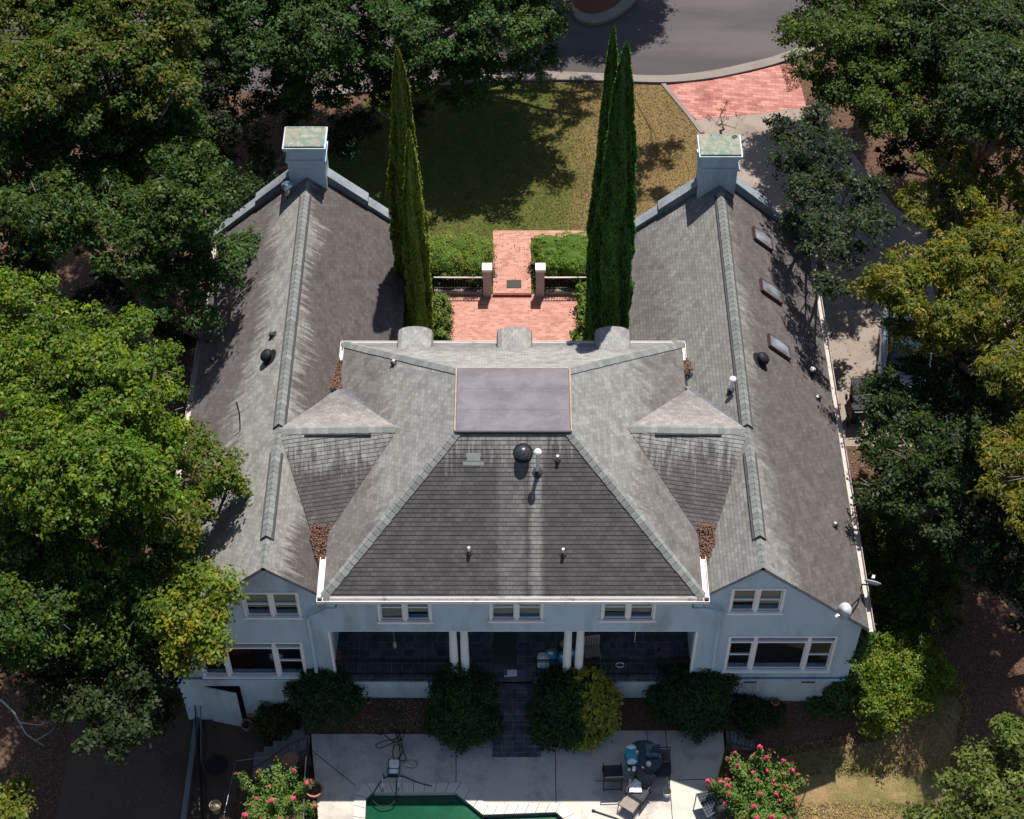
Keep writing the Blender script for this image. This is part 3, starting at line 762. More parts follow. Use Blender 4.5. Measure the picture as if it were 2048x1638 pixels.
def hole(px0, py0, px1, py1):                            # survey marks: top-left, bottom-right
    zt_, zb_ = Wl((px0+px1)/2, py0).z, Wl((px0+px1)/2, py1).z; zm = py0*.5+py1*.5
    return (Wl(px0, zm).x, Wl(px1, zm).x, zb_, zt_)
up = [hole(760,1194,858,1240), hole(984,1194,1082,1238), hole(1208,1193,1307,1237)]
for i, h in enumerate(up): up[i] = (h[0], h[1], h[2], 5.68)
gl = hole(491,1187,595,1231); gr = hole(1465,1179,1563,1222)
bl = hole(404,1286,605,1350); br_ = hole(1457,1274,1662,1338)
WB = 1.17; PX = 5.45; WX = 10.22; PT = 3.82; PF = 1.09
facade(up, -PX, PX, PT, lambda x: min(roofline(x), 6.28), GF, GF+.22, 'wall', M['wall'])
facade([gl, bl], -WX, -PX, WB, roofline, GF, GF+.22, 'wall', M['wall'], breaks=(-RX,))
facade([gr, br_], PX, WX, WB, roofline, GF, GF+.22, 'wall', M['wall'], breaks=(RX,))
dr = (Wl(418,1400).x, Wl(487,1400).x, -1.3, Wl(450,1369).z)
facade([dr], -WX-.04, -PX, -1.6, lambda x: WB, GF-.05, GF+.22, 'foundation_wall', M['base'])
facade([], PX, WX+.04, -.6, lambda x: WB, GF-.05, GF+.22, 'foundation_wall', M['base'])
for a, b in ((-WX-.06, -PX), (PX, WX+.06)): MB().box((a, GF-.10, WB-.03), (b, GF-.052, WB+.045)).build('belt_course', M['wall'], house)
for px in (1500, 1616): p = Wl(px, 1361); MB().box((p.x-.20, GF-.07, p.z-.03), (p.x+.20, GF-.045, p.z+.03)).build('foundation_vent', M['lead'], house)
# side, rear and inner walls, porch shell
mb = MB()
for s, F in ((-1, LF), (1, RF)):
    a, b = sorted((s*WX, s*(WX-.2))); mb.box((a, GF+.22, -1.6), (b, F, 4.22))
    a, b = sorted((s*4.25, s*4.45)); mb.box((a, 35.5, 0), (b, F, RZ-(RX-4.25)*SL-.05))
    # far gable wall and raised parapet
    y0, y1 = F, F+.28
    prof = [(s*(EX+.12), -.5), (s*(EX+.12), RZ-(EX+.12-RX)*SL), (s*RX, RZ+.0), (s*(IX-.1), RZ-(RX-IX+.1)*SL), (s*(IX-.1), 0)]
    f = [(x, y0, z) for x, z in prof]; g = [(x, y1, z) for x, z in prof]
    mb.face(f if s > 0 else f[::-1]); mb.face(g[::-1] if s > 0 else g)
    for i in range(4): mb.face([f[i], f[i+1], g[i+1], g[i]])
mb.box((-4.5, 35.5, .5), (4.5, 35.7, 6.25))
mb.build('rear_wall', M['wall'], house)
mb = MB()
for s in (-1, 1): a, b = sorted((s*PX, s*(PX+.2))); mb.box((a, GF+.22, .9), (b, 30.4, 4.2))
mb.box((-PX, 30.2, PF), (PX, 30.4, 4.1)); mb.box((-PX, GF+.22, 3.95), (PX, 30.2, 4.05))
mb.build('porch_wall', M['wall'], house)
mb = MB(); mb.box((-PX, GF-.02, PF-.12), (PX, 30.2, PF)); mb.build('porch_floor', M['slate'], house)
mb = MB(); mb.box((-PX+.003, GF-.0, -.6), (-.62, GF+.2, PF-.123)); mb.box((.62, GF-.0, -.6), (PX-.003, GF+.2, PF-.123)); mb.build('porch_foundation', M['base'], house)
mb = MB(); mb.box((-PX, GF+.002, PT-.03), (PX, GF+.2, PT-.002))
for s in (-1, 1): a, b = sorted((s*PX, s*(PX-.07))); mb.box((a, GF-.02, PF), (b, GF+.24, PT-.03))
mb.build('porch_trim', M['white'], house)
# parapet copings with their step, each side of the chimneys
for s, F in ((-1, LF), (1, RF)):
    for sd in (-1, 1):
        mb = MB(); end = (EX+.16) if sd*1 > 0 else (IX-.14); xs_ = [RX + sd*.4, RX + sd*1.95, end]
        for (a, b, h) in ((xs_[0], xs_[1], .40), (xs_[1], xs_[2], .24)):
            za, zb = RZ-abs(a-RX)*SL, RZ-abs(b-RX)*SL
            for y0, y1, hh in ((F-.02, F+.30, h-.06), (F-.07, F+.35, h)):
                t = [(s*a, y0, za+hh), (s*b, y0, zb+hh), (s*b, y1, zb+hh), (s*a, y1, za+hh)]
                lo = [(x, y, z-(hh+.1 if hh < h else .07)) for x, y, z in t]
                mb.face(t); mb.face(lo[::-1])
                for k in range(4): mb.face([lo[k], lo[(k+1)%4], t[(k+1)%4], t[k]])
        mb.build('parapet', M['coping'], house)
# chimneys
for s, F, lab in ((-1, LF, 'left chimney with mottled green and tan copper cap'), (1, RF, 'right chimney with pale green riveted copper cap')):
    cx = s*6.87 - (.06 if s < 0 else 0); y0 = F-.35; y1 = F+.55; mb = MB(); hw = .62
    mb.box((cx-hw, y0, 5.4), (cx+hw, y1, 7.98)); mb.box((cx-hw-.06, y0-.06, 7.96), (cx+hw+.06, y1+.06, 8.05))
    mb.box((cx-hw+.005, y0+.004, 8.05), (cx+hw-.005, y1-.004, 8.46)); mb.box((cx-hw-.06, y0-.06, 8.46), (cx+hw+.06, y1+.06, 8.55)); mb.box((cx-hw-.1, y0-.1, 8.55), (cx+hw+.1, y1+.1, 8.64))
    ch = mb.build('chimney', M['chim'], house); ch['label'] = lab
    mb = MB(); mb.box((cx-hw-.05, y0-.05, 8.642), (cx+hw+.05, y1+.05, 8.70))
    for e in range(5): mb.box((cx-hw+.05+e*.28, y1-.01, 8.70), (cx-hw+.09+e*.28, y1+.03, 8.712)); mb.box((cx-hw+.05+e*.28, y0-.02, 8.70), (cx-hw+.09+e*.28, y0+.02, 8.712))
    mb.build('chimney_cap', M['patina'], ch)
    if s > 0: MB().tube([(cx+.50+.09*math.cos(a)*(1-a/9), y1-.1+.09*math.sin(a)*(1-a/9), 8.72) for a in [k*.5 for k in range(14)]], .015, 5).build('wire_coil', M['iron'], ch)
# wall dormers with vaulted shingle tops, on the courtyard side
for px in (832.5, 1030, 1225):
    x = (px-1027)/FPX*53.6; mb = MB(); w2 = .56; prof = []
    for k in range(9): a = PI*k/8; prof.append((math.cos(a)*w2, 6.80 + math.sin(a)**.8*.34))
    for i in range(8):
        (xa, za), (xb, zb) = prof[i], prof[i+1]
        for r in range(9):
            ya, yb = 34.75 + r*.15, 34.75 + (r+1)*.15; l = .012
            mb.face([(x+xa, ya, za), (x+xb, ya, zb), (x+xb, yb, zb+l), (x+xa, yb, za+l)], [(i*.2,r*.127+.004),(i*.2+.2,r*.127+.004),(i*.2+.2,r*.127+.12),(i*.2,r*.127+.12)])
            mb.face([(x+xa, yb, za), (x+xb, yb, zb), (x+xb, yb, zb+l), (x+xa, yb, za+l)], [(0,r*.127)]*4)
    mb.face([(x+a, 36.1, b) for a, b in prof][::-1] , None)
    d = mb.build('dormer', M['sh_far'], house)
    wb = MB(); wb.box((x-w2+.04, 35.0, 5.4), (x+w2-.04, 36.02, 6.80)); wb.build('dormer_wall', M['wall'], d)

# windows
def window(h, cols=2, y=GF, transom=False, blinds=.55, room=True, widths=None, fixed=()):
    x0, x1, z0, z1 = h; mb = MB(); cw = .075; f = y-.035
    mb.box((x0-cw, f, z0-cw*.6), (x0, y+.1, z1+cw)); mb.box((x1, f, z0-cw*.6), (x1+cw, y+.1, z1+cw)); mb.box((x0, f, z1), (x1, y+.1, z1+cw)); mb.box((x0-cw-.03, f-.05, z0-cw*1.2), (x1+cw+.03, y+.1, z0))
    ws = widths or [1/cols]*cols; edges = [x0]; 
    for q in ws: edges.append(edges[-1] + (x1-x0)*q)
    top = z1
    if transom: top = z1 - .22; mb.box((x0, f+.01, top-.07), (x1, y+.1, top))
    for e in edges[1:-1]: mb.box((e-.055, f+.005, z0), (e+.055, y+.1, z1))
    w_ = mb.build('window', M['white'], house)
    sash = MB()
    for i in range(len(edges)-1):
        a = edges[i] + (.055 if i else 0); b = edges[i+1] - (.055 if i < len(edges)-2 else 0); m = (z0+top)/2
        g = .035; zt2 = top-(.07 if transom else 0)
        sash.box((a, y+.02, z0), (a+g, y+.08, zt2)); sash.box((b-g, y+.02, z0), (b, y+.08, zt2)); sash.box((a+g, y+.02, z0), (b-g, y+.08, z0+g)); sash.box((a+g, y+.02, zt2-g), (b-g, y+.08, zt2))
        if i not in fixed: sash.box((a+g, y+.015, m-.018), (b-g, y+.08, m+.018))
        MB().face([(a+g, y+.05, z0+g),(b-g, y+.05, z0+g),(b-g, y+.05, zt2-g),(a+g, y+.05, zt2-g)]).build('pane', M['glass'], w_)
        if transom: MB().face([(a, y+.05, top),(b, y+.05, top),(b, y+.05, z1),(a, y+.05, z1)]).build('pane', M['glass'], w_)
        if blinds and i not in fixed:
            bz = zt2 - (zt2-z0)*random.uniform(blinds-.1, blinds+.1); bb = MB(); n = max(2, int((zt2-bz)/.05))
            for k in range(n): bb.box((a+.01, y+.10, bz+k*(zt2-bz)/n), (b-.01, y+.13, bz+k*(zt2-bz)/n+.037))
            bb.build('blind', M['blind'], w_)
    sash.build('sash', M['white'], w_)
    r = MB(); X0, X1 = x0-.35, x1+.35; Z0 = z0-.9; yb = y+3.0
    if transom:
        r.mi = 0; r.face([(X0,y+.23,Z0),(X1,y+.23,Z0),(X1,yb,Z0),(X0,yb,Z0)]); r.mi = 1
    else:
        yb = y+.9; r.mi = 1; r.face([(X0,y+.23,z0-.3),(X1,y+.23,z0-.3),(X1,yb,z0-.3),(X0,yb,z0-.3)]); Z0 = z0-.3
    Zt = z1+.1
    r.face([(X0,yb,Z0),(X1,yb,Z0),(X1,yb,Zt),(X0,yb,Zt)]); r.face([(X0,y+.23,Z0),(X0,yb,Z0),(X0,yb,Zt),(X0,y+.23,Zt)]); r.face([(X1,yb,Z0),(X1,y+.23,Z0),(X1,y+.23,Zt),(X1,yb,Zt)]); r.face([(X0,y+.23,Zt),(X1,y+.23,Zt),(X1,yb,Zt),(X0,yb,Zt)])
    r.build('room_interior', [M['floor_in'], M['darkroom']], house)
    return w_
for h in up: window(h, blinds=.85)
window(gl, blinds=.8); window(gr, blinds=.75)
window(bl, transom=True, blinds=0, widths=[.24,.50,.26], fixed=(1,))
window(br_, transom=True, blinds=0, widths=[.24,.52,.24], fixed=(1,))
mb = MB(); p = Vector(((bl[0]+bl[1])/2, 27.7, bl[2]-.55)); 
mb.tube([(p.x+.55+.17*math.cos(a), p.y+.05*0, p.z+.45+.17*math.sin(a)) for a in [k*PI/6 for k in range(12)]], .06, 6, closed=True)
mb.build('wreath', M['plwhite'], None); tag(bpy.data.objects['wreath'], 'white ring wreath inside the left ground floor window', 'wreath')
mb = MB(); 
Mx = R3(.1, 0, .3, (p.x-.55, p.y+.1, p.z-.3)); mb.box((-.3,-.25,.12), (.3,.25,.34), Mx); mb.box((-.3,.2,.34), (.3,.32,.75), Mx); mb.box((-.36,-.25,.12),(-.301,.3,.5), Mx); mb.box((.301,-.25,.12),(.36,.3,.5), Mx)
tag(mb.build('armchair', M['fabric_red'], None, bevel=.03), 'rust red armchair inside the left ground floor window', 'armchair')

# basement door, ajar
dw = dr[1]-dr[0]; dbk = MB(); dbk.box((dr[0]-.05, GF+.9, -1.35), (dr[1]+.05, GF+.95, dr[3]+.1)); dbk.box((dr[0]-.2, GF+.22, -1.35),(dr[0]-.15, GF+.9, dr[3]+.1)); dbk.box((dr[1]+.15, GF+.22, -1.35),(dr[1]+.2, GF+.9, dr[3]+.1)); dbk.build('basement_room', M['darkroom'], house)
mb = MB(); Md = R3(0,0,math.radians(-13),(dr[0]+.01, GF-.06, 0)); mb.box((0,-.045,-1.28), (dw*.94, 0, dr[3]-.02), Md)
d = mb.build('door', M['base'], house); d['label'] = 'pale basement door standing ajar'
mb = MB(); mb.lathe([(.001,0),(.03,.01),(.035,.03),(.02,.05),(.001,.055)], (0,0,0), 10, Md @ R3(PI/2,0,0,(dw*.85,-.045,-.3))); mb.build('door_knob', M['chrome'], d)

# porch columns in pairs
for px in (909, 931, 1133, 1157):
    p = Wl(px, 1340, 27.12); x = p.x; mb = MB()
    mb.lathe([(.165,PF+.06),(.165,PF+.12),(.135,PF+.14),(.15,PF+.17),(.128,PF+.20),(.13,PF+1.0),(.122,PF+1.9),(.112,PT-.16),(.125,PT-.14),(.125,PT-.11),(.14,PT-.07),(.15,PT-.05),(.15,PT-.032)], (x, 27.13, 0), 20)
    c = mb.build('column', M['white'], house, smooth=True); MB().box((x-.17, 26.96, PF+.0), (x+.17, 27.30, PF+.06)).build('column_base', M['white'], c)
# porch railings
def railing(parent_, x0, x1, y=27.12, z0=PF+.06, h=.86, name='railing'):
    mb = MB(); mb.box((x0, y-.022, z0+h-.03), (x1, y+.022, z0+h)); mb.box((x0, y-.015, z0+.05), (x1, y+.015, z0+.075)); mb.box((x0, y-.012, z0+h-.13), (x1, y+.012, z0+h-.112))
    n = max(2, int((x1-x0)/.115))
    for k in range(n+1): xx = lerp(x0, x1, k/n); mb.box((xx-.008, y-.008, z0-.06 if k in (0,n) else z0+.05), (xx+.008, y+.008, z0+h-.03))
    for k in range(0, n+1, 12): xx = lerp(x0, x1, k/n); mb.box((xx-.02, y-.02, z0-.06), (xx+.02, y+.02, z0+h-.031))
    return mb.build(name, M['iron'], parent_)
railing(house, -PX+.08, -1.92); railing(house, -1.22, -.64); railing(house, .72, 1.40); railing(house, 2.12, PX-.08)
# conductor heads and downspouts
for s, a, b, c_, d_ in ((-1, (661,1204), (658,1216), (615,1236), (633,1344)), (1, (1397,1204), (1402,1214), (1441,1224), (1426,1334))):
    y = 26.84; pts = [Wl(q[0], q[1], y) for q in (a, b, c_, d_)]
    mb = MB(); mb.tube([pts[0], pts[1], lerp(pts[1], pts[2], .9), pts[2], pts[3]], .058, 8); ds = mb.build('downspout', M['wall'], house)
    mb = MB(); p = pts[0]; mb.box((p.x-.17, 26.72, p.z-.26), (p.x+.17, 26.98, p.z-.16)); mb.box((p.x-.12, 26.76, p.z-.16), (p.x+.12, 26.95, p.z-.02)); mb.build('conductor_head', M['wall'], ds)
    mb = MB(); x = s*(PX-.2); mb.box((x-.16, 26.985, 5.72), (x+.16, 27.0, 6.1)); mb.build('soffit_opening', M['lead'], ds)
mb = MB()
for px, py in ((699,1204), (1350,1197)): p = Wl(px, py, 26.9); mb.lathe([(.02,0),(.045,.02),(.05,.09),(.01,.1)], (p.x, 26.9, p.z-.05), 8); mb.box((p.x+.06, 26.88, p.z-.02), (p.x+.2, 26.99, p.z+.02))
mb.build('flood_light', M['iron'], house)

# skylights on the right wing's outer slope
PO = ((RX,30,RZ), (SL,0,1)); sgn = Vector((SL,0,1)).normalized()
for tl, bl_, br2, tr2 in (((1502,456),(1504,478),(1541,505),(1537,480)), ((1516,555),(1518,578),(1560,615),(1557,590)), ((1531,667),(1534,691),(1576,724),(1573,700))):
    q = [OP(*m, *PO) + sgn*.02 for m in (tl, bl_, br2, tr2)]
    y0 = (q[1].y+q[2].y)/2; y1 = (q[0].y+q[3].y)/2; xa = (q[0].x+q[1].x)/2; xb = (q[2].x+q[3].x)/2
    def sp(x, y, h): return Vector((x, y, RZ-(x-RX)*SL)) + sgn*h
    mb = MB(); fr = .032
    for (a, b, c, d) in ((xa,xb,y0,y0+fr),(xa,xb,y1-fr,y1),(xa,xa+fr,y0+fr,y1-fr),(xb-fr,xb,y0+fr,y1-fr)):
        top = [sp(a,c,.13), sp(b,c,.13), sp(b,d,.13), sp(a,d,.13)]; lo = [sp(a,c,-.02), sp(b,c,-.02), sp(b,d,-.02), sp(a,d,-.02)]
        mb.face(top)
        for k in range(4): mb.face([lo[k], lo[(k+1)%4], top[(k+1)%4], top[k]])
    s_ = mb.build('skylight', M['brownpipe'], house)
    mb = MB(); nn = 6
    grid = [[sp(lerp(xa+.03,xb-.03,i/nn), lerp(y0+.03,y1-.03,j/nn), .12+.09*math.sin(PI*i/nn)**.5*math.sin(PI*j/nn)**.5) for i in range(nn+1)] for j in range(nn+1)]
    for j in range(nn):
        for i in range(nn): mb.face([grid[j][i], grid[j][i+1], grid[j+1][i+1], grid[j+1][i]])
    mb.build('skylight_dome', M['acryl'], s_, smooth=True)

# roof vents
PN = ((0,MY0,EZ), (0,-.789,1)); PSL = ((-MX,30,EZ), (-.764,0,1)); PLO = ((-RX,30,RZ), (-SL,0,1)); PLI = ((-RX,30,RZ), (SL,0,1)); PRI = ((RX,30,RZ), (-SL,0,1))
def pipe(px, py, pl, h=.28, r=.04, cap=None, mat='pipe', boot=True, hat=None):
    p = OP(px, py, *pl); mb = MB(); n = Vector(pl[1]).normalized()
    mb.lathe([(r*1.0,-.1),(r,h),(r*.75,h),(r*.75,h-.02)], p, 10)
    o = mb.build('vent_pipe', M[mat], house)
    if boot: MB().lathe([(r*3.0,.012),(r*1.5,.03),(r*1.25,.12),(r*1.02,.14)], p, 12, n.to_track_quat('Z','Y').to_matrix().to_4x4()).build('boot', M['lead'], o)
    if hat: MB().lathe([(hat,h),(hat*1.1,h+.03),(hat*.9,h+.07),(.01,h+.10)], p, 14).build('vent_cap', M['pipe'], o)
    return o
pipe(938,1106,PN); pipe(1126,1109,PN); pipe(1115,920,PN,.2,.04); pipe(1075,946,PN,.93,.055,hat=.10)
pipe(788,729,PSL,.2,.04); pipe(678,811,((-RX,31.8,RZ),(0,.45,1)),.14,.05)
pipe(1462,783,PRI,.55,.05,hat=.10); pipe(1623,750,PO,.26,.045,mat='brownpipe',hat=.085); pipe(1635,797,PO,.12,.05); pipe(1669,1053,PO,.2,.04)
pipe(546,672,PLO,.12,.06,mat='lead'); pipe(427,722,PLO,.14,.04); pipe(603,596,PLI,.001,.01) if False else None
def roundvent(px, py, pl, r=.25, mat='blackpl', h=.30, dome='blackpl'):
    p = OP(px, py, *pl); n = Vector(pl[1]).normalized(); Mv = n.to_track_quat('Z','Y').to_matrix().to_4x4()
    b = MB().lathe([(r*1.35,.02),(r*1.3,.035),(r*.7,.05),(r*.62,h*.55),(r*.62,h*.6)], p, 24, Mv).build('roof_fan', M[mat], house, smooth=False)
    MB().lathe([(r,h*.5),(r*1.02,h*.62),(r*.85,h*.88),(r*.5,h*1.02),(.01,h*1.06)], p, 28, Mv).build('fan_hood', M[dome], b, smooth=True)
roundvent(1046,906,PN,.21,'blackpl',.38,'darkchrome'); roundvent(1518,722,PO,.22); roundvent(541,716,PLO,.22)
p = OP(578,392,*PLO); b = MB().lathe([(.12,-.1),(.12,.42)], p, 16).build('flue', M['chrome'], house, smooth=True)
MB().lathe([(.19,.42),(.20,.46),(.20,.53),(.12,.58),(.01,.6)], p, 20).build('flue_cap', M['chrome'], b)
p = OP(480,858,*PLO); mb = MB(); mb.tube([p, p+Vector((.03,0,.25)), p+Vector((.04,.12,.62)), p+Vector((-.02,.28,.95))], .022, 6); mb.build('antenna', M['lead'], house)
# patch of newer shingles on the near slope
mb = MB()
nz = Vector((0,-.789,1)).normalized()*.022
for a, b, c, d in ((932,906,962,914),(934,914,960,922),(926,923,968,931)):
    q = [OP(a,b,*PN), OP(c,b,*PN), OP(c,d,*PN), OP(a,d,*PN)]; mb.slab([v+nz for v in q], .01)
mb.build('shingle_patch', plain('new pale shingles', (.19,.21,.205), .9, .1), house)
# low side roof with its white fascia on the left flank
mb = MB(); x0, x1 = -11.35, -10.23; roofplane(mb, [(x0,27.9,2.9),(x1,27.9,3.7),(x1,29.6,3.7),(x0,29.6,2.9)]); mb.mi = 1; mb.slab([(x0,27.9,2.9),(x1,27.9,3.7),(x1,29.6,3.7),(x0,29.6,2.9)], .1); mb.box((x0+.1,28.0,-1.4),(x0+.25,29.5,2.85)); mb.box((x0+.25,29.3,-1.4),(x1,29.5,2.9)); mb.box((x0+.25,28.0,-1.4),(x1,28.2,2.9))
mb.build('side_bay', [M['sh_near'], M['white']], house)

# ------------------------------------------------------------------ leaves lying in the valleys and on the ground
def litter(name, label, pts, z, n, size=.06, mat='deadleaf', pile=0, cat=None, kind='stuff'):
    poly = [Vector((p[0], p[1])) for p in pts]; xs = [p.x for p in poly]; ys = [p.y for p in poly]; out = []
    while len(out) < n:
        x, y = random.uniform(min(xs), max(xs)), random.uniform(min(ys), max(ys)); ins = False
        for i in range(len(poly)):
            a, b = poly[i], poly[i-1]
            if (a.y > y) != (b.y > y) and x < (b.x-a.x)*(y-a.y)/(b.y-a.y)+a.x: ins = not ins
        if ins: out.append((x, y, z(x, y) + random.random()*pile))
    c = np.array(out); nn = unit(np.array([[0,0,1.0]]) + RNG.normal(size=(n,3))*(.5 if pile else .25)); q = quads(c, nn, size, size*.6)
    mb = MB(); mb.v = [tuple(v) for v in q]; mb.f = [[4*i,4*i+1,4*i+2,4*i+3] for i in range(n)]; mb.uv = [[(0,0)]*4]*n; mb.m = [0]*n
    return tag(mb.build(name, M[mat]), label, cat, None, kind)
for s, w1, w2, l1, l2 in ((-1, 1.0, 1.0, 'drift of rust brown leaves in the near left roof valley', 'tall drift of leaves in the far left roof valley'), (1, .8, .45, 'drift of rust brown leaves in the near right roof valley', 'small clump of leaves in the far right roof valley')):
    zn = lambda x, y: 5.93 + (y-26.9)*.26 + (max(0, (5.6-abs(x)))*.1) + .03
    litter('leaf_pile', l1, [(s*5.36,27.2),(s*5.50,27.6),(s*5.86,28.55),(s*5.80,28.95*1),(s*5.28,28.95),(s*5.36,28.3)], lambda x, y: interp(y, [26.9,28.9], [5.9,6.4]) + .05, int(900*w1), .055, pile=.10, cat='leaves')
    litter('leaf_pile', l2, [(s*5.25,lerp(35.8,34.1,w2)),(s*5.68,lerp(35.8,34.1,w2)),(s*5.60,34.9 if w2 == 1 else 35.4),(s*5.46,35.8),(s*5.46,35.9)], lambda x, y: interp(y, [33.9,35.9], [6.42,6.02]) + .03, int(900*w2), .055, pile=.12, cat='leaves')
litter('fallen_leaves', 'scattered fallen leaves on the front lawn', lawn, lambda x, y: zt(x,y)+.035, 900, .06, 'paleleaf', cat='leaves')
litter('fallen_leaves', 'dry leaves on the yard right of the house', [tuple(P(a,b,-.8))[:2] for a, b in ((1560,1440),(1760,1250),(1900,1150),(2040,1200),(2040,1600),(1560,1600))], lambda x, y: zt(x,y)+.03, 1100, .05, 'deadleaf', cat='leaves')
litter('fallen_leaves', 'dry leaves on the soil left of the house', [(-18,24),(-10.6,24),(-10.6,45),(-18,45)], lambda x, y: zt(x,y)+.03, 3500, .08, 'deadleaf', cat='leaves')
litter('fallen_leaves', 'fallen leaves in the porch planting bed', [(-5.2,25.9),(-.8,25.9),(-.8,26.9),(-5.2,26.9)], lambda x, y: lerp(-.28, -.02, (y-25.6)/1.4)+.02, 420, .05, 'paleleaf', cat='leaves')
litter('fallen_leaves', 'fallen leaves on the brick courtyard', [(-.7,43.4),(.6,43.4),(.6,46.4),(-.7,46.4)], lambda x, y: 1.19, 60, .05, 'deadleaf', cat='leaves')
litter('fallen_leaves', 'leaf specks on the right driveway', [(10.9,32),(15,32),(15,46),(10.9,46)], lambda x, y: zt(x,y)+.04, 900, .07, 'paleleaf', cat='leaves')
litter('fallen_leaves', 'brown leaves beside the brick apron', g2((1560,132),(1596,122),(1604,175),(1575,185)), lambda x, y: 1.05, 500, .07, 'deadleaf', pile=.05, cat='leaves')

def blades(label, poly, n, c1, c2):
    xs = [p[0] for p in poly]; ys = [p[1] for p in poly]; x = RNG.uniform(min(xs), max(xs), n*2); y = RNG.uniform(min(ys), max(ys), n*2); ins = np.zeros(n*2, bool)
    for i in range(len(poly)):
        a, b = poly[i], poly[i-1]
        if a[1] != b[1]: ins ^= ((a[1] > y) != (b[1] > y)) & (x < (b[0]-a[0])*(y-a[1])/(b[1]-a[1])+a[0])
    ins &= ~((y < 43.5) & (np.abs(x) < 2.6)); x, y = x[ins][:n], y[ins][:n]; N = len(x); z = np.array([zt(a, b) for a, b in zip(x, y)]) + .045
    ph = np.sin(x*1.7+np.sin(y*1.3)*2) + np.sin(y*2.3+x*.7); f = np.clip(.5+.28*ph+RNG.normal(size=N)*.25, 0, 1)[:,None]
    if 'front' in label: f = np.clip((x[:,None]-1.5)/3.5 + .35*(f-.5), 0, 1)
    col = (np.array(c1)[None]*(1-f) + np.array(c2)[None]*f)*RNG.uniform(.55,1.5,(N,1))
    n_ = unit(RNG.normal(size=(N,3))*.8 + np.array([[0,0,.6]])); q = quads(np.stack([x,y,z],1), n_, .085, .022, np.tile([[0,0,.6]],(N,1))+RNG.normal(size=(N,3))*.6)
    o = mesh_np('grass', q, N, np.repeat(np.concatenate([col, np.ones((N,1))],1), 4, 0), M['leafdense'], None); tag(o, label, 'grass', None, 'stuff')
blades('short green and tan grass of the front lawn', lawn, 60000, (.098,.105,.032), (.20,.135,.065))
blades('dry straw coloured grass right of the pool', [tuple(P(a, b, -1.0))[:2] for a, b in ((1540,1505),(1640,1490),(1760,1478),(1830,1420),(1880,1385),(1935,1430),(1920,1520),(1950,1620),(1960,1750),(1480,1750),(1460,1660),(1500,1580))], 30000, (.34,.23,.12), (.17,.16,.05))
# ------------------------------------------------------------------ courtyard
tag(MB().prism([(-2.5,36),(2.35,36),(2.35,43.3),(-2.5,43.3)], .8, 1.035).build('courtyard_patio', M['brick']), kind='structure')
pa = [P(a, b, 1.17) for a, b in ((986,586),(1062,586),(1062,476),(1200,476),(1200,461),(986,461))]
tag(MB().prism([(p.x, p.y) for p in pa], .9, 1.17).build('garden_path', M['brick']), kind='structure')
step = MB(); step.box((pa[0].x-.02, pa[0].y-.06, 1.0), (pa[1].x+.02, pa[0].y-.002, 1.15)); tag(step.build('path_step', brickm('dark brick riser', (.20,.06,.05), (.26,.09,.07), (.12,.05,.04))), kind='structure')
p = P(1028,568,1.18); mb = MB(); mb.box((p.x-.27,p.y-.20,1.172),(p.x+.27,p.y+.20,1.19)); tag(mb.build('doormat', M['mat']), 'dark doormat on the pink brick path between the gate pillars', 'doormat')
for px, lab in ((975,'left brick path gate pillar with a white cap'), (1080,'right brick path gate pillar with a white cap')):
    b = P(px, 594, 1.03); t = empty('gate_pillar', (b.x, b.y, 1.03), lab, 'pillar', 'pillars each side of the courtyard step'); y = b.y
    MB().box((b.x-.15,y,1.0),(b.x+.15,y+.3,2.35)).build('shaft', M['pillar'], t); MB().box((b.x-.18,y-.03,2.35),(b.x+.18,y+.33,2.47), None).build('cap', M['plwhite'], t)
    s = -1 if px < 1030 else 1
    xa, xb = sorted((b.x+s*.15, b.x+s*1.95)); 
    wl = MB(); wl.box((xa, y+.06, .95), (xb, y+.24, 1.22)); tag(wl.build('garden_wall', M['curb']), ('low pale kerb wall running left from the left pillar' if s < 0 else 'low pale kerb wall running right from the right pillar'), 'wall')
    rl = MB(); rl.box((xa,y+.135,1.35),(xb,y+.165,1.38)); 
    for k in range(18): xx = lerp(xa, xb, (k+.5)/18); rl.box((xx-.008,y+.142,1.22),(xx+.008,y+.158,1.88))
    rlo = rl.build('railing', M['iron']); MB().box((xa,y+.13,1.88),(xb,y+.17,1.92)).build('top_rail', M['chrome'], rlo); tag(rlo, ('low metal railing left of the left gate pillar' if s < 0 else 'low metal railing right of the right gate pillar'), 'railing')
shrub('hedge', 'clipped cloud hedge right of the brick path, sunlit', [((P(a,b,1.75).x, P(a,b,1.75).y, 1.75), r, .62) for a, b, r in ((1097,502,.60),(1148,500,.66),(1198,502,.62),(1100,532,.50),(1150,530,.66),(1200,530,.6))], tint=(.12,.21,.022), tint2=(.15,.24,.025), leaf=(.034,.022), clump=.05, per=10, dens=150, core=.96, inner=.05, cat='hedge', low=-.1)
shrub('hedge', 'clipped cloud hedge left of the brick path under the cypresses', [((P(a,b,1.75).x, P(a,b,1.75).y, 1.75), r, .6) for a, b, r in ((885,505,.62),(930,500,.6),(960,510,.5),(950,535,.5),(900,530,.6),(865,520,.5))], tint=(.11,.19,.02), tint2=(.24,.21,.03), leaf=(.045,.028), clump=.10, per=12, dens=70, core=.9, inner=.1, cat='hedge')
for s, lab in ((-1, 'low dark planting behind the left garden railing'), (1, 'low dark planting behind the right garden railing')):
    shrub('border_plants', lab, [((s*x, 44.1, 1.25), .42, .35) for x in (1.2,1.75,2.3,2.9)], tint=(.04,.075,.018), tint2=(.20,.21,.12), leaf=(.08,.05), clump=.15, per=12, dens=44, cat='plants', mix=.12, core=0)
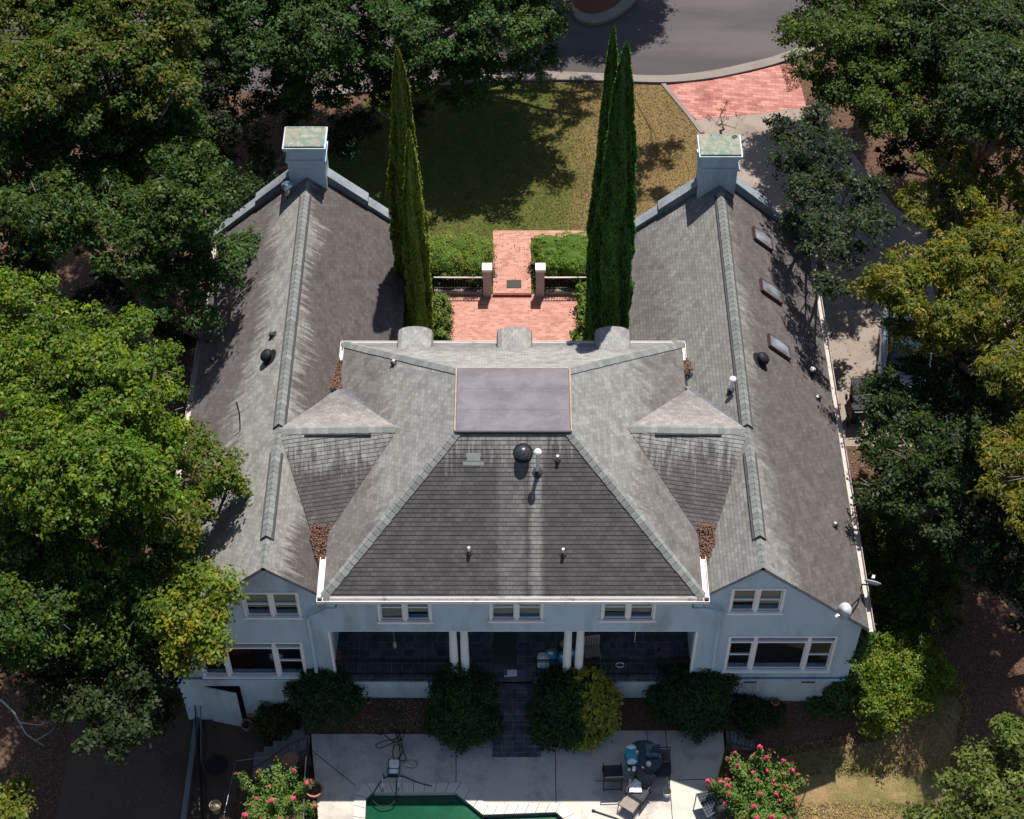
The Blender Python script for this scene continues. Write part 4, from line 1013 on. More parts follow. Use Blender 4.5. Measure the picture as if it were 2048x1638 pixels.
shrub('shrub', 'narrow green shrub beside the left cypress, at the patio edge', [((-2.55,y,1.5+.25*(y>41)), .36, .6) for y in (39.6,40.4,41.2,41.9)], tint=(.09,.13,.02), tint2=(.12,.16,.03), leaf=(.09,.05), dens=40)
shrub('shrub', 'leafy green shrub beside the right cypress, at the patio edge', [((2.55+.1*k,y,1.6), .42, .75) for k, y in enumerate((39.8,40.8,41.7,42.6))], tint=(.09,.14,.02), tint2=(.12,.17,.03), leaf=(.10,.055), dens=40)
pm = P(1040,1,1)

def cypress(x, y, z1, R, label, tint, tops=()):
    g = 1.0; t = empty('cypress', (x, y, g), label, 'tree', 'tall cypresses in the courtyard'); H = z1-g
    def prof(u): return R*min(1, (u*1.9)**.58)*(1 - .12*max(0, u-.6))   # u from the tip
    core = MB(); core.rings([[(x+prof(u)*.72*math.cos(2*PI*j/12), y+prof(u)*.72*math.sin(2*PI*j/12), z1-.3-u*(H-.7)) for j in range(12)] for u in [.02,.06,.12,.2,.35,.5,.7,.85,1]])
    core.build('filler_core', M['core'], t, smooth=True)  # solid dark core added to block light through the leaves
    N = int(H*R*9000)
    u = RNG.random(N)**.75; th = RNG.uniform(0, 2*PI, N); pr = R*np.minimum(1, (u*1.9)**.58)*(1-.12*np.maximum(0,u-.6))
    zz = z1 - u*H
    plume = 1 + .17*np.sin(th*5 + np.sin(zz*.9)*1.3 + x) + .10*np.sin(th*9+zz*1.1) + .07*np.sin(zz*3.1+th*2) + .05*np.sin(zz*7.7+th*6)
    rr = pr*plume*(1-.30*RNG.random(N)**1.5)
    pos = np.stack([x+rr*np.cos(th), y+rr*np.sin(th), zz+RNG.normal(size=N)*.05], 1)
    out = np.stack([np.cos(th), np.sin(th), np.full(N, .25)], 1); nn = unit(out + RNG.normal(size=(N,3))*.45)
    td = np.stack([.25*np.cos(th), .25*np.sin(th), np.ones(N)], 1)
    q = quads(pos, nn, .13, .05, td)
    k = RNG.uniform(.65,1.35,(N,1))*(.78+.4*(plume[:,None]-.8)); col = np.concatenate([np.array(tint)[None,:]*k, np.ones((N,1))], 1)
    mesh_np('foliage', q, N, np.repeat(col, 4, 0), M['leafdense'], t)
    MB().tube([(x,y,g-.05),(x,y,g+1.2)], [.16,.12], 8).build('trunk', M['bark'], t)
    return t
def ctop(px, py, y): return Wl(px, py, y)
a = ctop(794,100,41.4); cypress(a.x+.02, 41.3, a.z+.1, .52, 'left rear cypress, the taller of the left pair, olive green', (.16,.20,.022))
a = ctop(818,262,40.2); cypress(a.x, 40.2, a.z, .38, 'left front cypress, the shorter of the left pair', (.20,.25,.03))
a = ctop(1229,58,39.5); cypress(a.x-.02, 39.5, a.z, .40, 'right rear cypress with the highest tip, deep green', (.075,.165,.025))
a = ctop(1256,88,38.2); cypress(a.x-.04, 38.2, a.z, .60, 'right front cypress, broad and deep green', (.07,.17,.025))

# ------------------------------------------------------------------ stairs from the porch to the deck
mb = MB(); n = 7; sx0, sx1 = Wl(985,1400).x+.02, Wl(1080,1400).x
for k in range(n):
    zt_ = PF - .004 - k*(PF-DZ)/n - (PF-DZ)/n*0; mb.box((sx0, GF-.02-(k+1)*.27, DZ-.05), (sx1, GF-.02-k*.27-.001, PF-.02-(k+1)*(PF-DZ)/(n+.4)))
tag(mb.build('stone_stairs', M['slate']), 'slate stairs down from the porch to the pool deck', 'stairs')
p = P(1024,1349,PF-.05); mb = MB(); Mq = R3(0,0,.03,(p.x,p.y,PF-.0)); mb.box((-.15,-.10,.002),(.15,.12,.03), Mq); mb.box((-.24,-.11,.002),(-.152,-.06,.02), Mq)
tag(mb.build('paper_sheet', M['plwhite']), 'white square sheet at the porch edge above the stairs', 'sheet')
p = P(1011,1288,PF+.01); mb = MB(); mb.box((p.x-.36, 27.55, PF+.003), (p.x+.36, 28.75, PF+.02)); tag(mb.build('porch_mat', M['mat']), 'large dark mat on the porch behind the stairs', 'mat')

# ------------------------------------------------------------------ things on the porch
def chair_wood(loc, rz):
    t = empty('wooden_chair', (0,0,0), 'weathered slatted wooden chair on the porch right of the columns', 'chair')
    s = MB(); 
    for k in range(6): s.box((-.24+k*.083,-.22,.42),(-.18+k*.083,.22,.44))
    s.build('seat', M['wood'], t); b = MB()
    for k in range(6): b.box((-.22+k*.08,.2,.5),(-.17+k*.08,.22,.92))
    b.box((-.25,.195,.9),(.25,.225,.96)); b.box((-.25,.195,.48),(.25,.225,.52)); b.build('backrest', M['wood'], t)
    for x in (-.24,.21):
        for y in (-.22,.19): MB().box((x,y,0),(x+.04,y+.04,.42 if y < 0 else .95)).build('leg', M['wood'], t)
    t.location = loc; t.rotation_euler.z = rz; return t
p = P(1185,1322,PF+.4); chair_wood((p.x, 27.75, PF), .12)
# stack of turquoise chlorine bags, white tied tops
for i, (px, py, h) in enumerate(((1087,1306,.42),(1104,1302,.46),(1127,1302,.46),(1146,1304,.46))):
    p = P(px, py, PF+h); mb = MB(); ww = .17
    rings = []
    for z, k in ((0,.92),(.08,1.05),(.25,1.0),(.36,.9),(h,.7)): rings.append([(p.x+math.copysign(abs(math.cos(a))**.5, math.cos(a))*ww*k*1.15, 27.55+.12*(i%2)+math.copysign(abs(math.sin(a))**.5, math.sin(a))*.20*k, PF+.003+z) for a in [2*PI*j/16 for j in range(16)]])
    mb.rings(rings); t = mb.build('chemical_bag', M['plwhite'] if i == 0 else M['blue'], smooth=True)
    tag(t, ['plain white bag at the left end of the row behind the porch railing', 'turquoise bag second from the left behind the porch railing', 'turquoise bag just left of the right column pair', 'turquoise bag between the right column pair'][i], 'bag', 'bags stacked behind the porch railing')
    mb = MB(); blob(mb, (p.x-.03, 27.5+.12*(i%2), PF+h+.04), .09, .06, .06, 8, 5, .3); mb.build('bag_top', M['plwhite'], t)
p = P(1128,1276,PF+.3); mb = MB(); blob(mb, (p.x, 28.15, PF+.16), .14, .14, .14, 16, 10, 0); tag(mb.build('ball', M['yellowpot'], smooth=True), 'yellow ball on the porch behind the right columns', 'ball')
p = Wl(1240,1330,27.06); mb = MB(); mb.tube([(p.x+.13*math.cos(a), 27.06, p.z+.13*math.sin(a)) for a in [k*PI/9 for k in range(18)]], .015, 6, closed=True); tag(mb.build('wire_ring', M['chrome']), 'pale ring hung on the right porch railing', 'ring')
p = Wl(790,1290,27.5); mb = MB(); mb.lathe([(.02,.32),(.05,.28),(.045,.16),(.06,.1),(.03,.0)], (p.x, 27.5, p.z-.15), 10); mb.tube([(p.x,27.5,p.z+.12),(p.x,27.5,3.95)], .005, 4); tag(mb.build('wind_chime', M['cream']), 'pale wind chime hanging over the left part of the porch', 'wind chime')
p = Wl(1270,1275,27.5); mb = MB(); mb.tube([(p.x,27.5,3.95),(p.x,27.5,p.z-.25)], .008, 5); tag(mb.build('hanging_cord', M['plwhite']), 'thin white cord hanging over the right part of the porch', 'cord')
p = P(1318,1300,PF); mb = MB(); 
for k in range(5): mb.box((-.07,-.03,.002+k*.001),(.07,.02,.02), R3(0,0,k*.6,(p.x,p.y,PF)))
tag(mb.build('red_toy', M['petal']), 'small red thing lying on the right porch floor', 'toy')
p = P(675,1330,PF); mb = MB(); mb.lathe([(.10,0),(.14,.18),(.15,.2),(.12,.2),(.1,.12)], (p.x,p.y+.25,PF), 14); tag(mb.build('flower_pot', M['terra']), 'terracotta pot at the left end of the porch', 'pot')

# ------------------------------------------------------------------ satellite dishes
def dish(base, cen, face, label, r=.27):
    t = empty('satellite_dish', base, label, 'satellite dish', 'satellite dishes on the right roof corner'); cen = Vector(cen); f = Vector(face).normalized(); Q = f.to_track_quat('Z','Y').to_matrix().to_4x4()
    d = MB().lathe([(r,.07),(r*.9,.045),(r*.6,.018),(r*.3,.004),(.005,0),(.005,-.012),(r*.6,.004),(r*1.0,.055)], cen, 28, Q @ Matrix.Diagonal((.85,1,1,1))).build('reflector', plain('dish grey', (.42,.46,.47), .5, var=.1), t, smooth=True)
    e = cen + f*.34 + Vector((0,0,-.20)); mb = MB(); mb.tube([Vector(base), Vector(base)+Vector((0,0,.25)), cen-f*.04], .022, 7); mb.tube([cen-f*.02+Vector((0,0,-r*.9)), e], .013, 6); mb.build('arm', M['iron'], t)
    mb = MB(); mb.box((-.04,-.04,-.05),(.04,.04,.05), Matrix.Translation(e) @ Q); mb.tube([e, e+Vector((-.06,-.06,.02))], .03, 8); mb.build('receiver', M['plwhite'], t)
b = OP(1716,1205,*PO); c = Wl(1691,1222,26.55); dish(b, (c.x, c.y, c.z), (-.75,-.45,.55), 'round grey dish facing left at the gable corner, the lower of two')
b = OP(1722,1178,*PO); c = P(1744,1168,b.z+.55); dish(b, c, (.25,.80,.45), 'dish seen edge on above the right gutter, the upper of two', .30)

# ------------------------------------------------------------------ patio furniture
def tube_chair(loc, rz, label, sling='sling', group='sling chairs round the glass patio table'):
    t = empty('patio_chair', (0,0,0), label, 'chair', group)
    s = MB(); s.box((-.25,-.24,.405),(.25,.22,.42)); s.build('seat', M[sling], t)
    s = MB(); Mb = R3(math.radians(-16),0,0,(0,.22,.42)); s.box((-.25,0,.03),(.25,.015,.52), Mb); s.build('backrest', M[sling], t)
    for x in (-.27, .27):
        f = MB(); f.tube([(x,-.30,0),(x,-.27,.40),(x,-.26,.62),(x,.18,.64),(x,.26,.60)], .016, 6); f.tube([(x,-.27,.40),(x,.22,.40),(x,.42,.98)], .016, 6); f.build('frame', M['iron'], t)
        MB().tube([(x,.10,.40),(x,.36,.0)], .016, 6).build('leg', M['iron'], t)
    f = MB(); f.tube([(-.27,-.27,.40),(.27,-.27,.40)], .016, 6); f.tube([(-.27,.41,.97),(.27,.41,.97)], .016, 6); f.tube([(-.27,.33,.05),(.27,.33,.05)], .012, 6); f.build('crossbar', M['iron'], t)
    t.location = loc; t.rotation_euler.z = rz; return t
TZ = DZ
def chair_at(px, py, rz, label, **kw): p = P(px, py, TZ+.45); return tube_chair((p.x, p.y, TZ), rz, label, **kw)
chair_at(1225,1546,math.radians(182),'dark sling chair left of the glass table, back turned to the house')
chair_at(1322,1536,math.radians(-170+30+140),'dark sling chair right of the glass table')
ch3 = chair_at(1277,1580,math.radians(-35),'sling chair at the shadow edge with a white cloth on its seat')
ot = P(1262,1603,TZ+.35); t = empty('footstool', (0,0,0), 'taupe sling footstool in the sun below the patio chairs', 'footstool')
MB().box((-.24,-.28,.33),(.24,.28,.345)).build('seat', M['slingbrown'], t)
f = MB(); f.tube([(-.26,-.3,.335),(.26,-.3,.335),(.26,.3,.335),(-.26,.3,.335)], .015, 6, closed=True); f.build('frame', M['iron'], t)
for x in (-.25,.25):
    for y in (-.28,.28): MB().tube([(x,y,.33),(x*1.05,y*1.05,0)], .013, 6).build('leg', M['iron'], t)
t.location = (ot.x, ot.y, TZ); t.rotation_euler.z = math.radians(-35)
mb = MB(); p = P(1270,1573,TZ+.45); 
gr_ = [[(p.x-.17+i*.06, p.y-.2+j*.07, TZ+.46+random.random()*.06) for i in range(7)] for j in range(7)]
for j in range(6):
    for i in range(6): mb.slab([gr_[j][i], gr_[j][i+1], gr_[j+1][i+1], gr_[j+1][i]], .012)
tag(mb.build('towel', M['plwhite']), 'crumpled white cloth on the sling chair at the shadow edge', 'cloth')
tc = P(1288,1515,TZ+.7); t = empty('patio_table', (tc.x, tc.y, TZ), 'round smoked glass patio table with bottles on it', 'table')
MB().lathe([(.56,.69),(.57,.70),(.57,.705),(.0015,.705)], (tc.x,tc.y,TZ), 36).build('tabletop', M['dark_glass'], t); MB().tube([(tc.x+.57*math.cos(a), tc.y+.57*math.sin(a), TZ+.695) for a in [k*PI/18 for k in range(36)]], .016, 6, closed=True).build('rim', M['iron'], t)
for k in range(4): a = PI/4+k*PI/2; MB().tube([(tc.x+.12*math.cos(a), tc.y+.12*math.sin(a), TZ+.69),(tc.x+.2*math.cos(a), tc.y+.2*math.sin(a), TZ+.3),(tc.x+.42*math.cos(a), tc.y+.42*math.sin(a), TZ)], .016, 6).build('leg', M['iron'], t)
def bottle(px, py, label, r=.055, h=.2, mat='plwhite', z=TZ+.706):
    p = P(px, py, z+h*.6); o = MB().lathe([(r,0),(r*1.02,.01),(r,h*.72),(r*.5,h*.86),(r*.4,h*.88)], (p.x,p.y,z), 14).build('bottle', M[mat], smooth=False); tag(o, label, 'bottle', 'bottles on the patio table')
    MB().lathe([(r*.5,h*.88),(r*.5,h),(.002,h+.003)], (p.x,p.y,z), 12).build('lid', M['plwhite'], o)
bottle(1297,1527,'wide white tub at the right front of the glass table',.075,.17); bottle(1268,1536,'white bottle at the front of the glass table'); bottle(1285,1536,'squat grey white jar at the front centre of the glass table',.05,.11); bottle(1258,1538,'small white cup at the front left rim of the glass table',.04,.09); bottle(1274,1504,'cream tub standing on the turquoise bag',.06,.13,'cream',TZ+.86)
p = P(1263,1510,TZ+.8); mb = MB(); rings = []
for z, k in ((0,.95),(.05,1.03),(.11,.98),(.15,.8)): rings.append([(p.x+math.copysign(abs(math.cos(a))**.4, math.cos(a))*.18*k, p.y+math.copysign(abs(math.sin(a))**.4, math.sin(a))*.30*k, TZ+.708+z) for a in [2*PI*j/20 for j in range(20)]])
mb.rings(rings); o = tag(mb.build('chemical_bag', M['blue']), 'turquoise and white bag lying on the glass table', 'bag')
for y in (-.22, .24): mb = MB(); blob(mb, (p.x, p.y+y, TZ+.81), .16, .10, .085, 12, 6, .2); mb.build('bag_panel', M['plwhite'], o)
# plastic heap on table
p = P(1306,1503,TZ+.72); mb = MB(); gg = [[(p.x-.22+i*.075, p.y-.22+j*.075, TZ+.71+random.random()*.11) for i in range(7)] for j in range(7)]
for j in range(6):
    for i in range(6): mb.slab([gg[j][i], gg[j][i+1], gg[j+1][i+1], gg[j+1][i]], .006)
tag(mb.build('plastic_wrap', plain('crumpled blue film', (.10,.15,.20), .25, .5)), 'crumpled blue grey film on the back right of the glass table', 'wrap')
p = P(1334,1584,TZ+.2); o = MB().lathe([(.10,0),(.125,.24),(.13,.25),(.115,.25),(.10,.05)], (p.x,p.y,TZ), 18).build('bucket', M['plwhite'], smooth=False); tag(o, 'white bucket standing at the tip of the sunlit deck', 'bucket')
MB().lathe([(.11,.24),(.10,.245),(.002,.25)], (p.x,p.y,TZ), 16).build('lid', M['cream'], o)
# mesh table and covered grill at the right bottom
pts = [P(a, b, TZ+.6) for a, b in ((1393,1588),(1438,1577),(1457,1607),(1415,1634))]
t = empty('mesh_table', (sum(q.x for q in pts)/4, sum(q.y for q in pts)/4, TZ), 'black lattice topped table left of the right crepe myrtle', 'table'); mb = MB()
for k in range(9):
    u = k/8; mb.tube([lerp(pts[0],pts[3],u), lerp(pts[1],pts[2],u)], .010 if 0<k<8 else .02, 4); mb.tube([lerp(pts[0],pts[1],u), lerp(pts[3],pts[2],u)], .010 if 0<k<8 else .02, 4)
mb.build('lattice', M['greymetal'], t); MB().slab([q-Vector((0,0,.03)) for q in pts], .008).build('tabletop', M['sling'], t)
for q in pts: MB().tube([q, (q.x, q.y, TZ)], .018, 6).build('leg', M['iron'], t)
p = P(1450,1622,TZ+.5); t = empty('grill', (p.x, p.y, TZ), 'black lidded barbecue beside the lattice table', 'grill'); mb = MB(); mb.box((-.3,-.2,.0+.35),(.3,.2,.62), R3(0,0,.3,(p.x,p.y,TZ))); mb.build('firebox', M['blackpl'], t, bevel=.02)
Mg = R3(0,PI/2,.3,(p.x,p.y,TZ+.64)); MB().lathe([(.0,-.3),(.17,-.29),(.2,-.25),(.2,.25),(.17,.29),(.0,.3)], (0,0,0), 16, Mg).build('lid', M['blackpl'], t, smooth=True)
for x in (-.25,.25):
    for y in (-.16,.16): q = R3(0,0,.3) @ Vector((x,y,0)); MB().tube([(p.x+q.x,p.y+q.y,TZ),(p.x+q.x,p.y+q.y,TZ+.36)], .02, 6).build('leg', M['iron'], t)
o = MB().tube([P(1187,1621,TZ+.04), P(1262,1646,TZ+.04), P(1420,1700,TZ+.04)], .02, 8).build('pool_pole', M['iron']); tag(o, 'dark pole lying on the sunlit deck right of the pool', 'pole')
MB().tube([P(1184,1620,TZ+.04), P(1190,1622,TZ+.04)], .035, 8).build('pole_tip', M['blackpl'], o)
# robot pool cleaner with its cable, ladder rails
p = P(788,1534,TZ+.12); t = empty('pool_cleaner', (p.x,p.y,TZ), 'white and teal pool cleaner on the deck above the pool', 'pool cleaner')
mb = MB(); mb.box((-.18,-.24,.05),(.18,.24,.12)); mb.build('chassis', plain('teal shell', (.05,.16,.18), .5), t, bevel=0) if False else MB().box((p.x-.19,p.y-.26,TZ+.04),(p.x+.19,p.y+.26,TZ+.11)).build('chassis', plain('teal shell', (.05,.16,.18), .5), t, bevel=.02)
MB().box((p.x-.15,p.y-.05,TZ+.112),(p.x+.15,p.y+.23,TZ+.2)).build('cover', M['plwhite'], t, bevel=.03); MB().box((p.x-.14,p.y-.22,TZ+.112),(p.x+.14,p.y-.08,TZ+.17)).build('front_cover', M['plwhite'], t, bevel=.02)
for s in (-1,1):
    MB().tube([(p.x-.17,p.y+s*.25,TZ+.05),(p.x+.17,p.y+s*.25,TZ+.05)], .05, 10).build('roller', M['rubber'], t)
random.seed(5)
cab = [(788,1545),(765,1560),(748,1585),(747,1602),(762,1612),(785,1608),(792,1590),(793,1566),(798,1554),(808,1553),(838,1566),(862,1572),(876,1580),(880,1587)]
loop = [(790,1521),(800,1512),(806,1498),(790,1488),(786,1512),(795,1520),(812,1519),(806,1500),(800,1470),(790,1460),(796,1476),(805,1480),(790,1484),(760,1496),(752,1490),(768,1482),(790,1478),(800,1466),(775,1456),(762,1464),(764,1470),(742,1462),(734,1450),(748,1441),(760,1448),(770,1470),(792,1484),(808,1470),(802,1452),(786,1443),(792,1462),(798,1490),(800,1516),(789,1524)]
mb = MB(); c1 = curve(cab, 5); mb.tube([P(a, b, TZ+.03+.01*math.sin(i)) if i < len(c1)-12 else P(a, b, lerp(TZ+.05, TZ-.2, max(0,(i-len(c1)+12)/12))) for i, (a, b) in enumerate(c1)], .017, 6)
c2 = curve(loop, 5); mb.tube([P(a, b, TZ+.03+.035*(i % 40)/40) for i, (a, b) in enumerate(c2)], .013, 6)
tag(mb.build('cleaner_cable', M['rubber']), 'tangled black cable looping from the cleaner into the pool', 'cable')
c3 = curve([(806,1530),(812,1522),(826,1520),(834,1528),(828,1536),(814,1534)], 5); mb = MB(); mb.tube([P(a, b, TZ+.02) for a, b in c3], .006, 5); tag(mb.build('thin_wire', M['rubber']), 'thin black wire loop right of the pool cleaner', 'wire')
mb = MB(); mb.tube([P(808,1528,TZ+.03), P(821,1533,TZ+.03)], .02, 6); tag(mb.build('handle_stick', M['plwhite']), 'short white stick right of the pool cleaner', 'stick')
for px, lab in ((768,'left chrome grab rail at the pool edge'), (799,'right chrome grab rail at the pool edge')):
    a = P(px, 1556, TZ); mb = MB(); pp = [(a.x, a.y, TZ), (a.x, a.y, TZ+.30), (a.x, a.y-.08, TZ+.38), (a.x, a.y-.32, TZ+.38), (a.x, a.y-.42, TZ+.28), (a.x, a.y-.50, TZ-.3)]
    o = mb.tube(pp, .022, 8).build('grab_rail', M['chrome'], smooth=True); tag(o, lab, 'rail', 'grab rails at the pool edge')
    MB().lathe([(.05,.003),(.05,.015),(.025,.02)], (a.x,a.y,TZ), 12).build('base_ring', M['chrome'], o)
    # fix the base ring's frame
# ------------------------------------------------------------------ pots, rails and steps beside the terrace
def pot(px, py, z, label, mat, r=.14, h=.24, cat='pot', name='flower_pot', soil=True):
    p = P(px, py, z+h); o = MB().lathe([(r*.68,0),(r*.95,h*.85),(r*1.1,h*.86),(r*1.1,h),(r*.92,h),(r*.85,h*.8)], (p.x,p.y,z), 20).build(name, M[mat]); tag(o, label, cat)
    if soil: MB().lathe([(r*.88,h*.82),(.002,h*.84)], (p.x,p.y,z), 16).build('soil', M['soil'], o)
pot(503,1422,-1.3,'yellow bucket shaped pot by the basement door','yellowpot',.16,.40); pot(493,1448,-1.3,'pink clay pot below the yellow pot','pinkpot',.17,.30)
pot(628,1578,DZ,'terracotta bowl at the left edge of the pool deck','terra',.24,.28); pot(430,1610,-1.4,'cream round drum on the dark lower yard','cream',.17,.4,'drum','drum',False)
pot(1110,1487,DZ,'stone pot below the shrubs right of the stairs','stonepot',.16,.28); pot(1551,1402,-.1,'small orange pot at the foot of the right wing','terra',.13,.22); pot(737,1399,-.15,'small grey stone pot by the left shrub','stonepot',.10,.2)
p = P(435,1535,-1.0); t = empty('round_table', (p.x,p.y,-1.45), 'black round table in the shaded lower left yard', 'table'); MB().lathe([(.34,.58),(.35,.60),(.35,.62),(.002,.62)], (p.x,p.y,-1.45), 26).build('tabletop', M['blackpl'], t); MB().lathe([(.25,0),(.05,.05),(.04,.58)], (p.x,p.y,-1.45), 12).build('pedestal', M['blackpl'], t)
p = P(580,1518,-.1); t = MB().lathe([(.12,0),(.08,.08),(.07,.16),(.17,.36),(.22,.48),(.25,.50),(.22,.51),(.18,.44)], (p.x,p.y,-.62), 20).build('garden_urn', M['terra']); tag(t, 'terracotta urn on a stand above the left crepe myrtle', 'urn')
mb = MB(); mb.box((p.x-.15,p.y-.15,-1.4),(p.x+.15,p.y+.15,-.622)); tag(mb.build('urn_plinth', M['stepstone']), 'grey plinth under the terracotta urn', 'plinth')
# left steps descending from deck to lower yard
pL = P(622,1462,DZ); mb = MB(); 
for k in range(6): mb.box((pL.x-.02-(k+1)*.30, pL.y-.62-k*.10, -1.6), (pL.x-.02-k*.30-.002, pL.y+.28-k*.10, DZ-(k+1)*.17+.1))
tag(mb.build('garden_steps', M['stepstone']), 'grey stone steps down from the left end of the pool deck', 'steps')
pR = P(1450,1452,DZ); mb = MB()
for k in range(4): mb.box((pR.x+.02+k*.30+.002, pR.y-.55, -1.6), (pR.x+.02+(k+1)*.30, pR.y+.30, DZ-(k)*.17-.02))
tag(mb.build('garden_steps', M['stepstone']), 'pale stone steps down from the right end of the pool deck', 'steps')
def iron_rail(pts, label, h=.85, mat='iron', bal=True, name='handrail', r=.018, n=6):
    mb = MB(); pts = [Vector(p) for p in pts]; top = [p+Vector((0,0,h)) for p in pts]; mb.tube(top, r, n)
    if bal: mb.tube([p+Vector((0,0,.1)) for p in pts], r*.8, 5)
    for i in range(len(pts)-1):
        L = (pts[i+1]-pts[i]).length; m = max(1, int(L/(.13 if bal else .9)))
        for k in range(m+1): q = lerp(pts[i], pts[i+1], k/m); mb.tube([q, q+Vector((0,0,h))], r*(.45 if bal else .8), 4)
    return tag(mb.build(name, M[mat]), label, 'railing')
iron_rail([(pL.x, pL.y-.68, DZ), (pL.x-.6, pL.y-.78, DZ-.3), (pL.x-1.2, pL.y-.98, -1.1), (pL.x-1.9, pL.y-1.25, -1.4)], 'black iron handrail along the left garden steps')
iron_rail([(pL.x-.05, pL.y+.15, DZ), (pL.x-.05, pL.y-.4, DZ)] if False else [(pL.x+.02, pL.y-.72, DZ), (pL.x+.05, pL.y-2.2, DZ), (pL.x+.12, pL.y-3.6, DZ)], 'black iron railing along the left edge of the pool deck')
iron_rail([(pR.x+.04, pR.y-.62, DZ), (pR.x+.7, pR.y-.62, DZ-.3), (pR.x+1.3, pR.y-.70, -.9)], 'black iron handrail below the right garden steps')
iron_rail([(pR.x+.0, pR.y-.62, DZ), (pR.x+.02, pR.y-1.6, DZ), (pR.x-.2, pR.y-2.6, DZ)], 'black iron railing along the right edge of the pool deck')
iron_rail([P(a, b, -1.0) + Vector((0,0,0)) for a, b in ((588,1432),(618,1424),(650,1428))], 'short black iron railing under the left porch shrub', .5)
iron_rail([P(a, b, -.6) for a, b in ((1412,1432),(1450,1420),(1500,1430))], 'black iron railing beneath the right porch shrubs', .6)
iron_rail([P(a, b, -1.35) for a, b in ((590,1530),(478,1545),(455,1650),(430,1800))], 'pale metal rail fence around the left crepe myrtle', .75, 'greymetal', False)
iron_rail([P(a, b, -1.4) for a, b in ((398,1412),(402,1520),(408,1640),(415,1850))], 'black railing dividing the two lower left yards', 1.0)
iron_rail([P(a, b, -1.4) for a, b in ((409,1412),(411,1550))], 'single grey handrail right of the black yard railing', .95, 'greymetal', False)
# low retaining wall by left yard
mb = MB(); a, b = P(400,1400,-1.3), P(412,1850,-1.5); mb.box((a.x-.08, b.y, -1.8), (a.x+.08, a.y, -1.15)); tag(mb.build('retaining_wall', M['stepstone']), 'dark retaining kerb under the black yard railing', 'wall')
mb = MB(); q0, q1 = P(20,1480,-1.3), P(75,1420,-1.3); mb.tube([P(2,1400,-.9), P(28,1425,-.8), P(52,1468,-.9), P(88,1492,-1.2)], [.035,.03,.025,.012], 6); mb.tube([P(40,1445,-.85), P(75,1450,-.9), P(112,1440,-1.1)], [.022,.016,.008], 5); mb.tube([P(70,1482,-1), P(104,1462,-1), P(112,1448,-1.1)], [.018,.012,.006], 5); tag(mb.build('fallen_branch', M['twig']), 'pale forked bare branch above the lower left yard', 'branch')

# ------------------------------------------------------------------ bins and car on the right
def bin_(loc, rz, label):
    t = empty('wheelie_bin', loc, label, 'bin', 'bins beside the right wing'); mb = MB(); rings = []
    for z, k in ((.08,.8),(.5,.9),(.95,1)): rings.append([(-.27*k,-.34*k,z),(.27*k,-.34*k,z),(.27*k,.30*k,z),(-.27*k,.30*k,z)])
    mb.rings([[Vector(p)+Vector(loc) for p in r] for r in rings]); mb.build('body', M['blackpl'], t, bevel=.015)
    mb = MB(); mb.box((-.30,-.38,.95),(.30,.34,.985), Matrix.Translation(Vector(loc))); mb.box((-.24,-.32,.985),(.24,.10,1.01), Matrix.Translation(Vector(loc))); mb.build('lid', M['blackpl'], t, bevel=.01)
    mb = MB(); mb.tube([Vector(loc)+Vector(p) for p in ((-.22,.34,.92),(-.22,.42,.94),(.22,.42,.94),(.22,.34,.92))], .016, 6); mb.build('handle', M['greymetal'], t)
    for s in (-1,1): MB().tube([Vector(loc)+Vector((s*.29,.24,.1)), Vector(loc)+Vector((s*.34,.24,.1))], .1, 14).build('wheel', M['rubber'], t)
    t.rotation_euler.z = rz; return t
p = P(1714,800,.9); bin_((p.x,p.y,zt(p.x,p.y)), .05, 'black wheelie bin with a grey handle by the right driveway')
p = P(1712,832,.9); bin_((p.x,p.y,zt(p.x,p.y)), PI+.05, 'black wheelie bin nearer the camera, behind the first')
p = P(1806,735,.9); g = zt(p.x,p.y)+.02; car = empty('parked_car', (p.x,p.y,g), 'silver blue car parked on the right driveway, half hidden under trees', 'car')
def carring(x, w, z0, z1, k=.15): return [(x,-w,z0),(x,-w*1.02,(z0+z1)/2),(x,-w*.96,z1-k*.5),(x,-w*.82,z1),(x,w*.82,z1),(x,w*.96,z1-k*.5),(x,w*1.02,(z0+z1)/2),(x,w,z0)]
Lc = Vector((p.x,p.y,g)); Mc = Matrix.Translation(Lc)
def crings(rs): return [[Mc @ Vector(q) for q in r] for r in rs]
mb = MB(); mb.rings(crings([carring(-2.25,.78,.35,.70),carring(-2.15,.86,.28,.92),carring(-1.3,.90,.25,1.0),carring(0,.91,.25,.98),carring(1.1,.90,.25,.95),carring(1.9,.86,.28,.86),carring(2.3,.74,.35,.66)])); mb.build('body', M['silverbody'], car, smooth=True)
mb = MB(); mb.rings(crings([carring(-2.0,.76,.95,1.02,.02),carring(-1.55,.74,.95,1.40),carring(-.3,.74,.95,1.47),carring(.5,.72,.95,1.40),carring(1.15,.74,.9,.98,.02)])); mb.build('cabin_glass', M['carglass'], car, smooth=True)
mb = MB(); mb.rings(crings([carring(-1.60,.66,1.36,1.43,.03),carring(-.9,.70,1.42,1.485,.03),carring(-.2,.70,1.42,1.495,.03),carring(.45,.66,1.36,1.43,.03)])); mb.build('roof', M['silverbody'], car, smooth=True)
for x in (-1.4,1.45):
    for s in (-1,1):
        Mw = Mc @ R3(PI/2,0,0,(x,s*.80,.33)); w_ = MB().lathe([(.20,-.11),(.31,-.11),(.33,-.08),(.33,.08),(.31,.11),(.20,.11)], (0,0,0), 24, Mw).build('wheel', M['rubber'], car); MB().lathe([(.205,-.115),(.05,-.12),(.05,.12),(.205,.115)], (0,0,0), 20, Mw).build('rim', M['chrome'], w_)
